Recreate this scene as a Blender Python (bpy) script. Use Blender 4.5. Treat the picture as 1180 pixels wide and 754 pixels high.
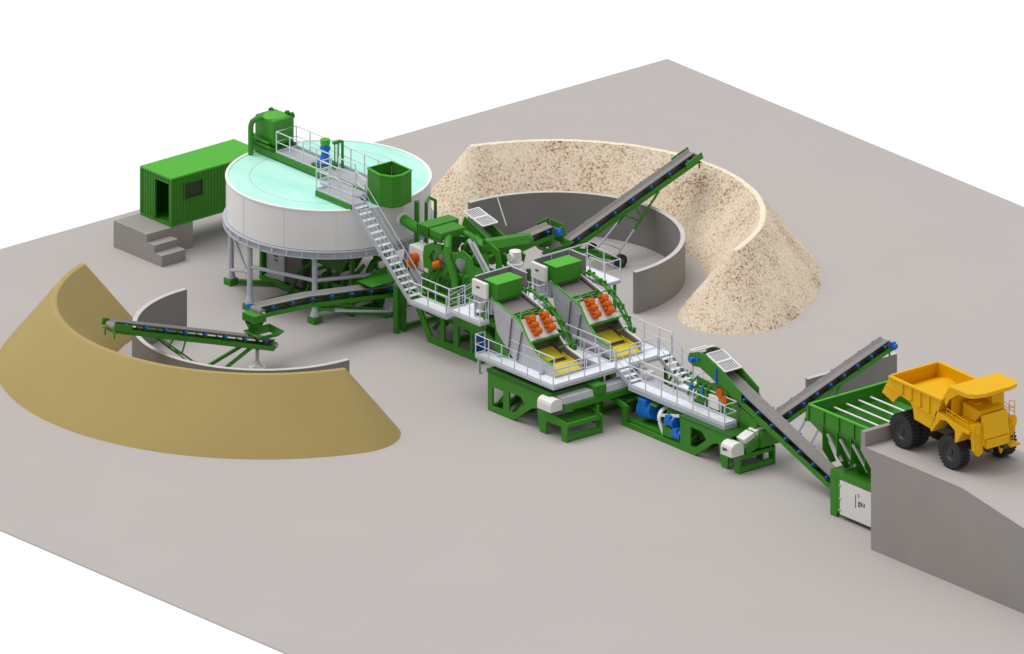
import bpy, math, random
from mathutils import Vector, Matrix
from mathutils.geometry import tessellate_polygon
random.seed(7)
S = bpy.context.scene
for o in list(bpy.data.objects): bpy.data.objects.remove(o)
COL = S.collection
R = math.radians
V = Vector

# ------------------------------------------------------------------ camera
AZ = R(50.4); SP = 0.3475; CP = math.sqrt(1 - SP * SP)
ca, sa = math.cos(AZ), math.sin(AZ)
right = V((ca, sa, 0)); fwd = V((-sa * CP, ca * CP, -SP)); up = V((-sa * SP, ca * SP, CP))
cd = bpy.data.cameras.new('camera'); cam = bpy.data.objects.new('camera', cd); COL.objects.link(cam)
cd.type = 'ORTHO'; cd.ortho_scale = 1180 / 23.0; cd.clip_start = 1; cd.clip_end = 600
m = Matrix((right, up, -fwd)).transposed().to_4x4(); m.translation = -fwd * 150
cam.matrix_world = m; S.camera = cam

# ------------------------------------------------------------------ light
W = bpy.data.worlds.new('World'); S.world = W; W.use_nodes = True
nt = W.node_tree; nt.nodes.clear()
tc = nt.nodes.new('ShaderNodeTexCoord'); sx = nt.nodes.new('ShaderNodeSeparateXYZ')
rp = nt.nodes.new('ShaderNodeValToRGB'); bg = nt.nodes.new('ShaderNodeBackground'); ow = nt.nodes.new('ShaderNodeOutputWorld')
mr = nt.nodes.new('ShaderNodeMapRange'); mr.inputs[1].default_value = -1; mr.inputs[2].default_value = 1
nt.links.new(tc.outputs['Generated'], sx.inputs[0]); nt.links.new(sx.outputs['Z'], mr.inputs[0])
nt.links.new(mr.outputs[0], rp.inputs[0]); nt.links.new(rp.outputs[0], bg.inputs[0]); nt.links.new(bg.outputs[0], ow.inputs[0])
e = rp.color_ramp.elements
e[0].position = 0.0; e[0].color = (1.05, 1.05, 1.05, 1)
e[1].position = 1.0; e[1].color = (1.05, 1.05, 1.07, 1)
for p, c in ((0.5, 1.05), (0.53, 0.22)):
    q = e.new(p); q.color = (c, c, c, 1)
bg.inputs[1].default_value = 1.0
sd = bpy.data.lights.new('sun', 'SUN'); sd.energy = 1.6; sd.angle = R(46); sd.color = (1, 0.985, 0.96)
sun = bpy.data.objects.new('sun', sd); COL.objects.link(sun)
tosun = (right * -0.42 + V((-sa, ca, 0)) * 0.12 + V((0, 0, 0.9))).normalized()
sun.rotation_euler = tosun.to_track_quat('Z', 'Y').to_euler(); sun.location = tosun * 60
S.view_settings.view_transform = 'Standard'; S.view_settings.look = 'None'
S.view_settings.exposure = 0; S.view_settings.gamma = 1
S.render.engine = 'CYCLES'

# ------------------------------------------------------------------ materials
MT = {}
def mat(name, col, rough=0.5, metal=0.0, noise=0.06, scale=3.0, bump=0.0, bscale=40, spec=0.5):
    mm = bpy.data.materials.new(name); mm.use_nodes = True; t = mm.node_tree
    b = t.nodes['Principled BSDF']; b.inputs['Roughness'].default_value = rough; b.inputs['Metallic'].default_value = metal
    b.inputs['Specular IOR Level'].default_value = spec
    tx = t.nodes.new('ShaderNodeTexCoord'); n = t.nodes.new('ShaderNodeTexNoise'); n.inputs['Scale'].default_value = scale; n.inputs['Detail'].default_value = 5
    r = t.nodes.new('ShaderNodeValToRGB'); t.links.new(tx.outputs['Object'], n.inputs['Vector']); t.links.new(n.outputs['Fac'], r.inputs[0])
    r.color_ramp.elements[0].position = 0.3; r.color_ramp.elements[1].position = 0.7
    r.color_ramp.elements[0].color = tuple(c * (1 - noise) for c in col) + (1,)
    r.color_ramp.elements[1].color = tuple(min(1, c * (1 + noise)) for c in col) + (1,)
    t.links.new(r.outputs[0], b.inputs['Base Color'])
    if bump:
        n2 = t.nodes.new('ShaderNodeTexNoise'); n2.inputs['Scale'].default_value = bscale; n2.inputs['Detail'].default_value = 4
        bp = t.nodes.new('ShaderNodeBump'); bp.inputs['Strength'].default_value = bump; bp.inputs['Distance'].default_value = 0.05
        t.links.new(tx.outputs['Object'], n2.inputs['Vector']); t.links.new(n2.outputs['Fac'], bp.inputs['Height']); t.links.new(bp.outputs[0], b.inputs['Normal'])
    MT[name] = mm; return mm
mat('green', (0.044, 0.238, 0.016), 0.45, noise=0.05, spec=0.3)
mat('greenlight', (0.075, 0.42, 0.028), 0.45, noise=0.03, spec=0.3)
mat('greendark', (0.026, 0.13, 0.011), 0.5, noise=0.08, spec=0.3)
mat('steel', (0.48, 0.51, 0.57), 0.4, 0.0, noise=0.04)
mat('rail', (0.68, 0.70, 0.75), 0.4, 0.0, noise=0.02)
mat('grating', (0.80, 0.835, 0.90), 0.5, 0.0, noise=0.03)
mat('deckgrey', (0.42, 0.42, 0.46), 0.6, noise=0.05)
mat('tankgrey', (0.82, 0.815, 0.825), 0.5, noise=0.015, scale=0.6)
mat('rimwhite', (0.88, 0.88, 0.88), 0.5, noise=0.02)
mat('plate', (0.50, 0.50, 0.54), 0.5, 0.1, noise=0.06)
mat('darkplate', (0.13, 0.115, 0.115), 0.6, noise=0.1)
mat('cabwhite', (0.78, 0.77, 0.74), 0.5, noise=0.02)
mat('belt', (0.24, 0.225, 0.215), 0.8, noise=0.08)
mat('rubber', (0.022, 0.023, 0.026), 0.75, noise=0.1)
mat('blue', (0.012, 0.16, 0.62), 0.4, noise=0.05)
mat('orange', (0.62, 0.125, 0.006), 0.45, noise=0.05, spec=0.25)
mat('yellow', (0.72, 0.60, 0.03), 0.5, noise=0.06)
mat('truck', (0.77, 0.425, 0.002), 0.45, noise=0.02, spec=0.2)
mat('truckdark', (0.05, 0.035, 0.01), 0.5)
mat('concrete', (0.440, 0.408, 0.394), 0.9, noise=0.012, scale=0.15, bump=0.05, bscale=6)
mat('wallconc', (0.235, 0.228, 0.222), 0.9, noise=0.05, scale=0.5, bump=0.08, bscale=10)
mat('shadedconc', (0.32, 0.30, 0.283), 0.9, noise=0.04, scale=0.4, bump=0.08, bscale=10)  # concrete colour darkened to carry the shade of the ramp's upright faces
mat('walltop', (0.55, 0.53, 0.51), 0.9, noise=0.05)
mat('sand', (0.40, 0.302, 0.112), 0.95, noise=0.025, scale=0.3, bump=0.15, bscale=30)
mat('black', (0.012, 0.012, 0.012), 0.6)
mat('darkin', (0.012, 0.04, 0.008), 0.5)
mat('lattice', (0.30, 0.30, 0.30), 0.6, noise=0.05)

def gravel():
    mm = bpy.data.materials.new('gravel'); mm.use_nodes = True; t = mm.node_tree; b = t.nodes['Principled BSDF']
    b.inputs['Roughness'].default_value = 0.95
    N = t.nodes.new; L = t.links.new
    tx = N('ShaderNodeTexCoord')
    n0 = N('ShaderNodeTexNoise'); n0.inputs['Scale'].default_value = 0.5; n0.inputs['Detail'].default_value = 3
    n1 = N('ShaderNodeTexNoise'); n1.inputs['Scale'].default_value = 7.2; n1.inputs['Detail'].default_value = 7; n1.inputs['Roughness'].default_value = 0.78
    v = N('ShaderNodeTexVoronoi'); v.inputs['Scale'].default_value = 6.5
    for q in (n0, n1, v): L(tx.outputs['Object'], q.inputs['Vector'])
    r1 = N('ShaderNodeValToRGB'); cr = r1.color_ramp
    cr.elements[0].position = 0.335; cr.elements[0].color = (0.14, 0.065, 0.03, 1)
    cr.elements[1].position = 0.60; cr.elements[1].color = (0.93, 0.80, 0.62, 1)
    for p, c in ((0.388, (0.34, 0.19, 0.10)), (0.43, (0.66, 0.49, 0.34)), (0.488, (0.82, 0.68, 0.51))):
        q = cr.elements.new(p); q.color = c + (1,)
    ad = N('ShaderNodeMath'); ad.operation = 'MULTIPLY_ADD'; ad.inputs[1].default_value = 0.26
    sb = N('ShaderNodeMath'); sb.operation = 'SUBTRACT'; sb.inputs[1].default_value = 0.5
    L(n0.outputs['Fac'], sb.inputs[0]); L(sb.outputs[0], ad.inputs[0]); L(n1.outputs['Fac'], ad.inputs[2]); L(ad.outputs[0], r1.inputs[0])
    mx = N('ShaderNodeMixRGB'); mx.blend_type = 'MULTIPLY'; mx.inputs[0].default_value = 0.12
    hs = N('ShaderNodeHueSaturation'); hs.inputs['Saturation'].default_value = 0.25; hs.inputs['Value'].default_value = 1.3
    L(v.outputs['Color'], hs.inputs['Color']); L(r1.outputs[0], mx.inputs[1]); L(hs.outputs[0], mx.inputs[2]); L(mx.outputs[0], b.inputs['Base Color'])
    bp = N('ShaderNodeBump'); bp.inputs['Strength'].default_value = 0.5; bp.inputs['Distance'].default_value = 0.12
    L(n1.outputs['Fac'], bp.inputs['Height']); L(bp.outputs[0], b.inputs['Normal']); MT['gravel'] = mm
gravel()
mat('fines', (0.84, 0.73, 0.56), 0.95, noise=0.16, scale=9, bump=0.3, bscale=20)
def water():
    mm = bpy.data.materials.new('process_water'); mm.use_nodes = True; t = mm.node_tree; b = t.nodes['Principled BSDF']
    b.inputs['Roughness'].default_value = 0.35; b.inputs['Specular IOR Level'].default_value = 0.25
    N = t.nodes.new; L = t.links.new
    tx = N('ShaderNodeTexCoord'); mp = N('ShaderNodeMapping'); mp.inputs['Scale'].default_value = (0.35, 1.2, 1); mp.inputs['Rotation'].default_value = (0, 0, 1.2)
    n = N('ShaderNodeTexNoise'); n.inputs['Scale'].default_value = 0.9; n.inputs['Detail'].default_value = 4
    r = N('ShaderNodeValToRGB'); r.color_ramp.elements[0].position = 0.35; r.color_ramp.elements[1].position = 0.7
    r.color_ramp.elements[0].color = (0.40, 0.84, 0.70, 1); r.color_ramp.elements[1].color = (0.58, 0.93, 0.82, 1)
    L(tx.outputs['Object'], mp.inputs[0]); L(mp.outputs[0], n.inputs['Vector']); L(n.outputs['Fac'], r.inputs[0]); L(r.outputs[0], b.inputs['Base Color'])
    MT['water'] = mm
water()

# ------------------------------------------------------------------ mesh builder
class B:
    def __init__(s): s.v = []; s.f = []
    def add(s, vs, fs):
        n = len(s.v); s.v += [V(p) for p in vs]; s.f += [tuple(i + n for i in f) for f in fs]; return s
    def box(s, x0, x1, y0, y1, z0, z1):
        return s.add([(x, y, z) for z in (z0, z1) for y in (y0, y1) for x in (x0, x1)],
                     [(0, 2, 3, 1), (4, 5, 7, 6), (0, 1, 5, 4), (2, 6, 7, 3), (0, 4, 6, 2), (1, 3, 7, 5)])
    def bar(s, p, q, w, h=None, side=None):
        p, q = V(p), V(q); d = (q - p).normalized(); h = h or w
        n = V(side) if side else (d.cross(V((0, 0, 1))) if abs(d.z) < 0.98 else V((0, 1, 0)))
        n = (n - d * n.dot(d)).normalized(); u = d.cross(n)
        vs = [a + n * i * w / 2 + u * j * h / 2 for a in (p, q) for i, j in ((-1, -1), (1, -1), (1, 1), (-1, 1))]
        return s.add(vs, [(3, 2, 1, 0), (4, 5, 6, 7), (0, 1, 5, 4), (1, 2, 6, 5), (2, 3, 7, 6), (3, 0, 4, 7)])
    def tube(s, p, q, r, r2=None, n=10):
        p, q = V(p), V(q); r2 = r if r2 is None else r2; d = (q - p).normalized()
        a = d.cross(V((0, 0, 1))) if abs(d.z) < 0.95 else V((1, 0, 0)); a.normalize(); b = d.cross(a)
        vs = [c + (a * math.cos(t) + b * math.sin(t)) * rr for c, rr in ((p, r), (q, r2)) for t in [2 * math.pi * i / n for i in range(n)]]
        return s.add(vs, [(i, (i + 1) % n, n + (i + 1) % n, n + i) for i in range(n)] + [tuple(range(n))[::-1], tuple(range(n, 2 * n))])
    def path(s, pts, r, n=8):
        pts = [V(p) for p in pts]; rings = []; pa = None
        for i, p in enumerate(pts):
            d = ((pts[min(i + 1, len(pts) - 1)] - p).normalized() + (p - pts[max(i - 1, 0)]).normalized())
            d = d.normalized() if d.length > 1e-6 else V((0, 0, 1))
            if pa is None: pa = d.cross(V((0, 0, 1))) if abs(d.z) < 0.95 else V((1, 0, 0))
            pa = (pa - d * pa.dot(d)).normalized(); b = d.cross(pa)
            rings.append([p + (pa * math.cos(2 * math.pi * k / n) + b * math.sin(2 * math.pi * k / n)) * r for k in range(n)])
        vs = [q for g in rings for q in g]; fs = []
        for i in range(len(rings) - 1):
            for k in range(n): fs.append((i * n + k, i * n + (k + 1) % n, (i + 1) * n + (k + 1) % n, (i + 1) * n + k))
        fs += [tuple(range(n))[::-1], tuple(range((len(rings) - 1) * n, len(rings) * n))]
        return s.add(vs, fs)
    def plate(s, loops, ax, t0, t1):
        """loops: outer + holes as 2-D points; ax 'y' -> (x,z), 'x' -> (y,z), 'z' -> (x,y)"""
        f3 = {'y': lambda a, b, t: (a, t, b), 'x': lambda a, b, t: (t, a, b), 'z': lambda a, b, t: (a, b, t)}[ax]
        tri = tessellate_polygon([[V((a, b, 0)) for a, b in l] for l in loops]); flat = [p for l in loops for p in l]; n = len(flat)
        vs = [f3(a, b, t0) for a, b in flat] + [f3(a, b, t1) for a, b in flat]
        fs = [tuple(t) for t in tri] + [tuple(i + n for i in t[::-1]) for t in tri]; k = 0
        for l in loops:
            m_ = len(l)
            for i in range(m_): fs.append((k + i, k + (i + 1) % m_, n + k + (i + 1) % m_, n + k + i))
            k += m_
        return s.add(vs, fs)
    def lathe(s, prof, c, n=48, axis='z', a0=0, a1=2 * math.pi):
        c = V(c); full = abs(a1 - a0 - 2 * math.pi) < 1e-6; k = n if full else n + 1; vs = []
        for i in range(k):
            t = a0 + (a1 - a0) * i / n
            for r, z in prof:
                p = V((r * math.cos(t), r * math.sin(t), z))
                if axis == 'x': p = V((p.z, p.x, p.y))
                if axis == 'y': p = V((p.x, p.z, p.y))
                vs.append(c + p)
        q = len(prof); fs = []
        for i in range(n if full else n):
            j = (i + 1) % k
            for a in range(q - 1): fs.append((i * q + a, j * q + a, j * q + a + 1, i * q + a + 1))
        return s.add(vs, fs)
    def sweep(s, pts, side, prof, closed=True):
        """profile of (n,u) points carried along pts; n along `side`, u up"""
        pts = [V(p) for p in pts]; side = V(side).normalized(); q = len(prof); vs = []
        for i, p in enumerate(pts):
            d = (pts[min(i + 1, len(pts) - 1)] - pts[max(i - 1, 0)]).normalized(); u = side.cross(d); u = -u if u.z < 0 else u
            vs += [p + side * a + u * b for a, b in prof]
        fs = []
        for i in range(len(pts) - 1):
            for k in range(q): fs.append((i * q + k, i * q + (k + 1) % q, (i + 1) * q + (k + 1) % q, (i + 1) * q + k))
        fs += [tuple(range(q))[::-1], tuple(range((len(pts) - 1) * q, len(pts) * q))]
        return s.add(vs, fs)
    def out(s, name, mt, parent=None, smooth=False, base=None, bevel=0):
        me = bpy.data.meshes.new(name)
        if parent is None: org = V(base) if base else V((0, 0, 0))
        else:
            o_ = parent
            while o_.parent: o_ = o_.parent
            org = V(o_.location)
        me.from_pydata([p - org for p in s.v], [], s.f); me.validate()
        import bmesh
        bm = bmesh.new(); bm.from_mesh(me); bmesh.ops.recalc_face_normals(bm, faces=bm.faces); bm.to_mesh(me); bm.free()
        me.materials.append(MT[mt]); o = bpy.data.objects.new(name, me); COL.objects.link(o)
        if parent: o.parent = parent
        else: o.location = org
        if smooth: me.shade_smooth(); me.set_sharp_from_angle(angle=R(38))
        if bevel:
            b = o.modifiers.new('bevel', 'BEVEL'); b.width = bevel; b.segments = 2; b.limit_method = 'ANGLE'; b.angle_limit = R(35)
        return o
def thing(name, label, cat, loc, group=None):
    o = bpy.data.objects.new(name, None); COL.objects.link(o); o.location = loc; o.empty_display_size = 0.3
    return tag(o, label, cat, group)
def tag(o, label=None, cat=None, group=None, kind=None):
    for k_, v_ in (('label', label), ('category', cat), ('group', group), ('kind', kind)):
        if v_: o[k_] = v_
    return o
def dup(root, off, label, ren=None):
    def cp(o, par):
        c = o.copy(); COL.objects.link(c)
        if par: c.parent = par
        for ch in list(o.children): cp(ch, c)
        return c
    r = cp(root, None); r.location = V(root.location) + V(off); r['label'] = label; return r
def text(body, size, loc, rot, mt, parent, ext=0.008):
    cu = bpy.data.curves.new('lettering', 'FONT'); cu.body = body; cu.size = size; cu.extrude = ext
    t = bpy.data.objects.new('lettering_source', cu); COL.objects.link(t)
    me = bpy.data.meshes.new_from_object(t.evaluated_get(bpy.context.evaluated_depsgraph_get()))
    bpy.data.objects.remove(t); me.name = 'lettering'; me.materials.clear(); me.materials.append(MT[mt])
    o = bpy.data.objects.new('lettering', me); COL.objects.link(o); o.parent = parent
    r_ = parent
    while r_.parent: r_ = r_.parent
    o.location = V(loc) - V(r_.location); o.rotation_euler = rot; return o

def railing(root, pts, h=1.08, gap=1.1, toe=True, r=0.032, ends=(True, True), mt='rail'):
    pts = [V(p) for p in pts]; b = B(); Z = V((0, 0, 1))
    b.path([p + Z * h for p in pts], r, 8); b.path([p + Z * h * 0.52 for p in pts], r * 0.8, 6)
    if toe:
        for a, c in zip(pts[:-1], pts[1:]): b.bar(a + Z * 0.06, c + Z * 0.06, 0.012, 0.1)
    ro = b.out('railing', mt, root, True)
    for i, (a, c) in enumerate(zip(pts[:-1], pts[1:])):
        n = max(1, round((c - a).length / gap))
        for k in range(n + (1 if i == len(pts) - 2 else 0)):
            p = a.lerp(c, k / n)
            B().tube(p - Z * 0.12, p + Z * h, 0.032, n=6).out('post', mt, ro, True)
    return ro
def deck(root, loops, z, t=0.14, mt='grating'):
    b = B().plate(loops, 'z', z - 0.03, z); d = b.out('deck', mt, root)
    e_ = B(); l = loops[0]
    for i in range(len(l)):
        a, c = V((*l[i], z - t / 2 - 0.035)), V((*l[(i + 1) % len(l)], z - t / 2 - 0.035))
        e_.bar(a, c, 0.05, t)
    e_.out('edge_beam', 'steel', root); return d
def stairs(root, x0, z0, x1, z1, y0, y1, n, rail=(True, True), h=1.0, ax='x'):
    """flight from (x0,z0) to (x1,z1) between y0 and y1 (ax x) """
    P = (lambda x, y, z: V((x, y, z))) if ax == 'x' else (lambda x, y, z: V((y, x, z)))
    for y in (y0, y1):
        B().bar(P(x0, y, z0 - 0.05), P(x1, y, z1 - 0.05), 0.04, 0.24).out('stringer', 'steel', root)
    for i in range(n):
        t = (i + 0.5) / n; x = x0 + (x1 - x0) * t; z = z0 + (z1 - z0) * t
        a, c = P(x - 0.12, y0 + 0.025, z - 0.015), P(x + 0.12, y1 - 0.025, z + 0.02)
        B().box(min(a.x, c.x), max(a.x, c.x), min(a.y, c.y), max(a.y, c.y), a.z, c.z).out('tread', 'grating', root)
    for y, on in ((y0, rail[0]), (y1, rail[1])):
        if on:
            b = B(); b.path([P(x0, y, z0 + h), P(x1, y, z1 + h)], 0.026, 8); b.path([P(x0, y, z0 + h * 0.5), P(x1, y, z1 + h * 0.5)], 0.02, 6)
            ro = b.out('railing', 'steel', root, True); k = max(1, round(abs(x1 - x0) / 1.1))
            for i in range(k + 1):
                t = i / k; x = x0 + (x1 - x0) * t; z = z0 + (z1 - z0) * t
                B().tube(P(x, y, z - 0.1), P(x, y, z + h), 0.022, n=6).out('post', 'steel', ro, True)
def conveyor(root, pts, side, w=0.75, sp=1.15, beam=0.2, drop=0.34, motor=None, belt_up=0.13, headmat='green'):
    pts = [V(p) for p in pts]; side = V(side).normalized(); Z = V((0, 0, 1)); hw = w / 2
    prof = [(-hw, belt_up), (-hw * 0.45, 0), (hw * 0.45, 0), (hw, belt_up), (hw, belt_up - 0.03), (hw * 0.45, -0.03), (-hw * 0.45, -0.03), (-hw, belt_up - 0.03)]
    bo = B().sweep(pts, side, prof).out('belt', 'belt', root)
    B().sweep(pts, side, [(-hw * .9, -0.34), (hw * .9, -0.34), (hw * .9, -0.37), (-hw * .9, -0.37)]).out('return_belt', 'rubber', root)
    for sgn in (-1, 1):
        o_ = hw + 0.08
        pr = [(sgn * o_ - 0.045, -drop + beam / 2), (sgn * o_ + 0.045, -drop + beam / 2), (sgn * o_ + 0.045, -drop - beam / 2), (sgn * o_ - 0.045, -drop - beam / 2)]
        B().sweep(pts, side, pr).out('side_beam', 'green', root)
    # idlers
    L = [0]
    for a, c in zip(pts[:-1], pts[1:]): L.append(L[-1] + (c - a).length)
    def at(d):
        for i in range(len(pts) - 1):
            if d <= L[i + 1] + 1e-6: return pts[i].lerp(pts[i + 1], (d - L[i]) / (L[i + 1] - L[i])), (pts[i + 1] - pts[i]).normalized()
    n = int(L[-1] / sp)
    for i in range(n):
        p, d = at((i + 0.5) * L[-1] / n); u = side.cross(d); u = -u if u.z < 0 else u
        f = B(); f.bar(p - side * (hw + 0.1) - u * 0.2, p + side * (hw + 0.1) - u * 0.2, 0.06, 0.06)
        for sg in (-1, 1): f.bar(p + side * sg * (hw + 0.09) - u * 0.26, p + side * sg * (hw + 0.09) - u * 0.02, 0.05, 0.05)
        fr = f.out('idler_frame', 'greendark', root)
        for sg in (-1, 1):
            B().tube(p + side * sg * hw * 0.5 - u * 0.06, p + side * sg * (hw + 0.14) + u * 0.04, 0.06, n=8).out('idler', 'blue', fr, True)
        if i % 2 == 0:
            q = p - u * (drop)
            B().bar(q - side * hw, q + side * hw, 0.06, 0.08).out('cross_member', 'greendark', root)
    for p, nm in ((pts[0], 'tail_pulley'), (pts[-1], 'head_pulley')):
        B().tube(p - side * (hw + 0.02) - Z * 0.19, p + side * (hw + 0.02) - Z * 0.19, 0.185, n=16).out(nm, 'belt', root, True)
        B().tube(p - side * (hw + 0.2) - Z * 0.19, p + side * (hw + 0.2) - Z * 0.19, 0.05, n=8).out('shaft', 'steel', root, True)
    if motor:
        p = pts[-1] if motor[0] == 'h' else pts[0]; sg = motor[1]; d = (pts[-1] - pts[-2]).normalized()
        mo = B().tube(p + side * sg * (hw + 0.12) - Z * 0.15, p + side * sg * (hw + 0.42) - Z * 0.15, 0.13, n=12).out('motor', 'blue', root, True)
        B().box(*[f_(q) for q in zip(p + side * sg * (hw + 0.1) - Z * 0.35 - d * .12, p + side * sg * (hw + 0.3) + Z * 0.02 + d * .12) for f_ in (min, max)]).out('gearbox', 'blue', mo, bevel=0.03)
def conv_at(root, *a, **k): conveyor(root, *a, **k)

# ================================================================== SETTING
B().plate([[(-24.83, 30.64), (-25.1, -37.95), (75, -39.3), (75, 31.2)]], 'z', -0.09, 0).out('ground', 'concrete').__setitem__('kind', 'structure')

# feed ramp
ramp = [(35.38, 5.33), (35.38, 5.08), (36.19, 4.33), (36.19, 0.0), (74, 0.0), (74, 0.45), (43.3, 5.33)]
tag(B().plate([ramp], 'y', -6.6, -0.95).out('ramp', 'shadedconc'), kind='structure')
tag(B().plate([[(35.38, 5.334), (43.3, 5.334), (43.3, 5.344), (35.38, 5.344)]], 'y', -6.6, -0.95).add(
    [(43.3, -6.6, 5.344), (74, -6.6, 0.464), (74, -0.95, 0.464), (43.3, -0.95, 5.344)], [(0, 1, 2, 3)]).out('ramp_top_lit', 'concrete'), kind='structure')  # thin sheet holding the ramp top's lit tone, same concrete as its shade-darkened walls
tag(B().box(35.38, 35.7, -6.58, 0.0, 5.346, 6.13).out('stop_wall', 'shadedconc', base=(35.5, -3.2, 5.345)), 'low grey concrete kerb wall at the top of the ramp behind the dump truck', 'wall')

# curved bunker walls and heaps
def arcwall(c, a0, a1, label, Ro=6.61, H=2.24, t=0.22):
    r = thing('bunker_wall', label, 'retaining wall', (*c, 0), 'half round concrete bunker walls')
    n = 72
    def shape(z0, z1, ro, ri):
        b = B(); vs = []
        for i in range(n + 1):
            a = R(a0 + (a1 - a0) * i / n); C_, S_ = math.cos(a), math.sin(a)
            vs += [(c[0] + ro * C_, c[1] + ro * S_, z0), (c[0] + ro * C_, c[1] + ro * S_, z1), (c[0] + ri * C_, c[1] + ri * S_, z1), (c[0] + ri * C_, c[1] + ri * S_, z0)]
        fs = [(i * 4 + k, i * 4 + (k + 1) % 4, i * 4 + 4 + (k + 1) % 4, i * 4 + 4 + k) for i in range(n) for k in range(4)]
        return b.add(vs, fs + [(0, 1, 2, 3), (n * 4, n * 4 + 3, n * 4 + 2, n * 4 + 1)])
    shape(0, H - 0.03, Ro, Ro - t).out('wall_panel', 'wallconc', r, True); shape(H - 0.028, H, Ro + 0.01, Ro - t - 0.01).out('coping', 'walltop', r, True)
arcwall((-4.08, 6.06), -0.9, 180.8, 'curved grey concrete wall around the yard under the tall conveyor, gravel heaped behind it')
arcwall((-3.54, -13.21), 177.4, 360.9, 'curved grey concrete wall half hidden behind the smooth sand heap')
def heap(c, a0, a1, mt, name, label, cat, rough, Rc=10.52, H=3.62, hw=2.92):
    n = 150; m_ = 28; vs = []; fs = []
    tt = [i / 12 for i in range(12)] ; tt = [-1 + x * .95 for x in tt] + [-.05, -.028, 0, .028, .05] + [1 - x * .95 for x in [i / 12 for i in range(11, -1, -1)]]
    ztop = H * .965
    prof = [(t * hw, ztop * min(1, (1 - abs(t)) / .95) + (0.03 * (1 - (t / .05) ** 2) if abs(t) < .05 else 0)) for t in tt]
    m_ = len(prof) - 1
    rnd = random.Random(3)
    stations = [('e0', t) for t in [i / 24 for i in range(24)]] + [('m', i / n) for i in range(n + 1)] + [('e1', t) for t in [i / 24 for i in range(1, 25)]]
    from mathutils import noise as NZ
    for kind, t in stations:
        for off, z in prof:
            if kind == 'm':
                a = R(a0 + (a1 - a0) * t); r = Rc + off; x, y = c[0] + r * math.cos(a), c[1] + r * math.sin(a)
            else:
                # conical end: turn the half profile about the end apex
                a = R(a0 if kind == 'e0' else a1); ap = V((c[0] + Rc * math.cos(a), c[1] + Rc * math.sin(a)))
                rad = V((math.cos(a), math.sin(a))); tan = V((-math.sin(a), math.cos(a))) * (-1 if kind == 'e0' else 1)
                ph = (1 - t if kind == 'e0' else t) * math.pi / 2
                sgn = 1 if off >= 0 else -1
                dd = rad * sgn * math.cos(ph) + tan * math.sin(ph); q = ap + dd * abs(off); x, y = q
            if rough and 0.02 < z:
                p = V((x, y, z)); k_ = NZ.noise(p * 0.5) * 0.02 + NZ.noise(p * 2.6) * 0.035
                fade = min(1, z / 0.6); z = z + k_ * rough * fade; 
            vs.append((x, y, max(z, 0.0) if z > 0.001 else -0.01))
    q = m_ + 1
    for i in range(len(stations) - 1):
        for k in range(m_): fs.append((i * q + k, (i + 1) * q + k, (i + 1) * q + k + 1, i * q + k + 1))
    o = B().add(vs, fs).out(name, mt, base=(c[0] + Rc * math.cos(R((a0 + a1) / 2)), c[1] + Rc * math.sin(R((a0 + a1) / 2)), 0), smooth=False)
    o.data.shade_smooth(); o.data.set_sharp_from_angle(angle=R(24))
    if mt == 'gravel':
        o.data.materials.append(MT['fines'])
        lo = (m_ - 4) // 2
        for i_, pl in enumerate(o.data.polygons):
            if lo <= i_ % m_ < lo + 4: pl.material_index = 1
    tag(o, label, cat)
heap((-3.54, -13.21), 200.1, 342.5, 'sand', 'sand_heap', 'smooth yellow sand heap curving round the left bunker wall', 'sand heap', 0)
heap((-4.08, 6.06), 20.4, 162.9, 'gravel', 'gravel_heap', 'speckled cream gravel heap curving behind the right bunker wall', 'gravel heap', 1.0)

# straight divider wall by the hopper
w = thing('divider_wall', 'straight grey concrete wall beside the green feed hopper', 'retaining wall', (19.8, 5.6, 0))
B().box(19.72, 19.94, 2.77, 8.54, 0, 2.23).out('wall_panel', 'wallconc', w); B().box(19.71, 19.95, 2.76, 8.55, 2.232, 2.262).out('coping', 'walltop', w)

# ================================================================== CONTAINER
def corr(x0, x1, y0, y1, z0, z1, hole=None, ax='y', pitch=0.2, dep=0.04):
    """corrugated sheet with a rectangular opening"""
    b = B(); a = x0 if ax == 'y' else y0; e_ = x1 if ax == 'y' else y1; k = 0; st = []
    while a < e_ - 1e-6:
        for f, d in ((0, 0), (0.35, 0), (0.5, dep), (0.85, dep)): st.append((min(a + f * pitch, e_), d))
        a += pitch
    st.append((e_, 0))
    if hole:
        for hx in hole[:2]: st.append((hx, 0))
        st.sort()
    for (a, d), (c_, g) in zip(st[:-1], st[1:]):
        if c_ - a < 1e-6: continue
        spans = [(z0, z1)]
        if hole and (a + c_) / 2 > hole[0] and (a + c_) / 2 < hole[1]: spans = [(z0, hole[2]), (hole[3], z1)]
        for s0, s1 in spans:
            if s1 - s0 < 1e-3: continue
            if ax == 'y': b.add([(a, y0 + d, s0), (c_, y0 + g, s0), (c_, y0 + g, s1), (a, y0 + d, s1)], [(0, 1, 2, 3)])
            else: b.add([(x1 - d, a, s0), (x1 - g, c_, s0), (x1 - g, c_, s1), (x1 - d, a, s1)], [(0, 1, 2, 3)])
    return b
cx0, cx1, cy0, cy1, cz0, cz1 = -21.47, -19.03, -6.42, -0.32, 1.405, 4.0
c = thing('site_container', 'green corrugated site cabin with an open doorway and a square window', 'container', (-20.25, -3.4, 1.405))
corr(cx0 + .08, cx1 - .08, cy0 + .02, cy1, cz0 + .1, cz1 - .08, (-20.3, -19.2, cz0 + .1, 3.66), 'y').out('end_wall', 'green', c)
corr(cx0, cx1 - .02, cy0 + .08, cy1 - .08, cz0 + .1, cz1 - .08, (-5.53, -4.34, 2.66, 3.52), 'x').out('side_wall', 'green', c)
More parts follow.
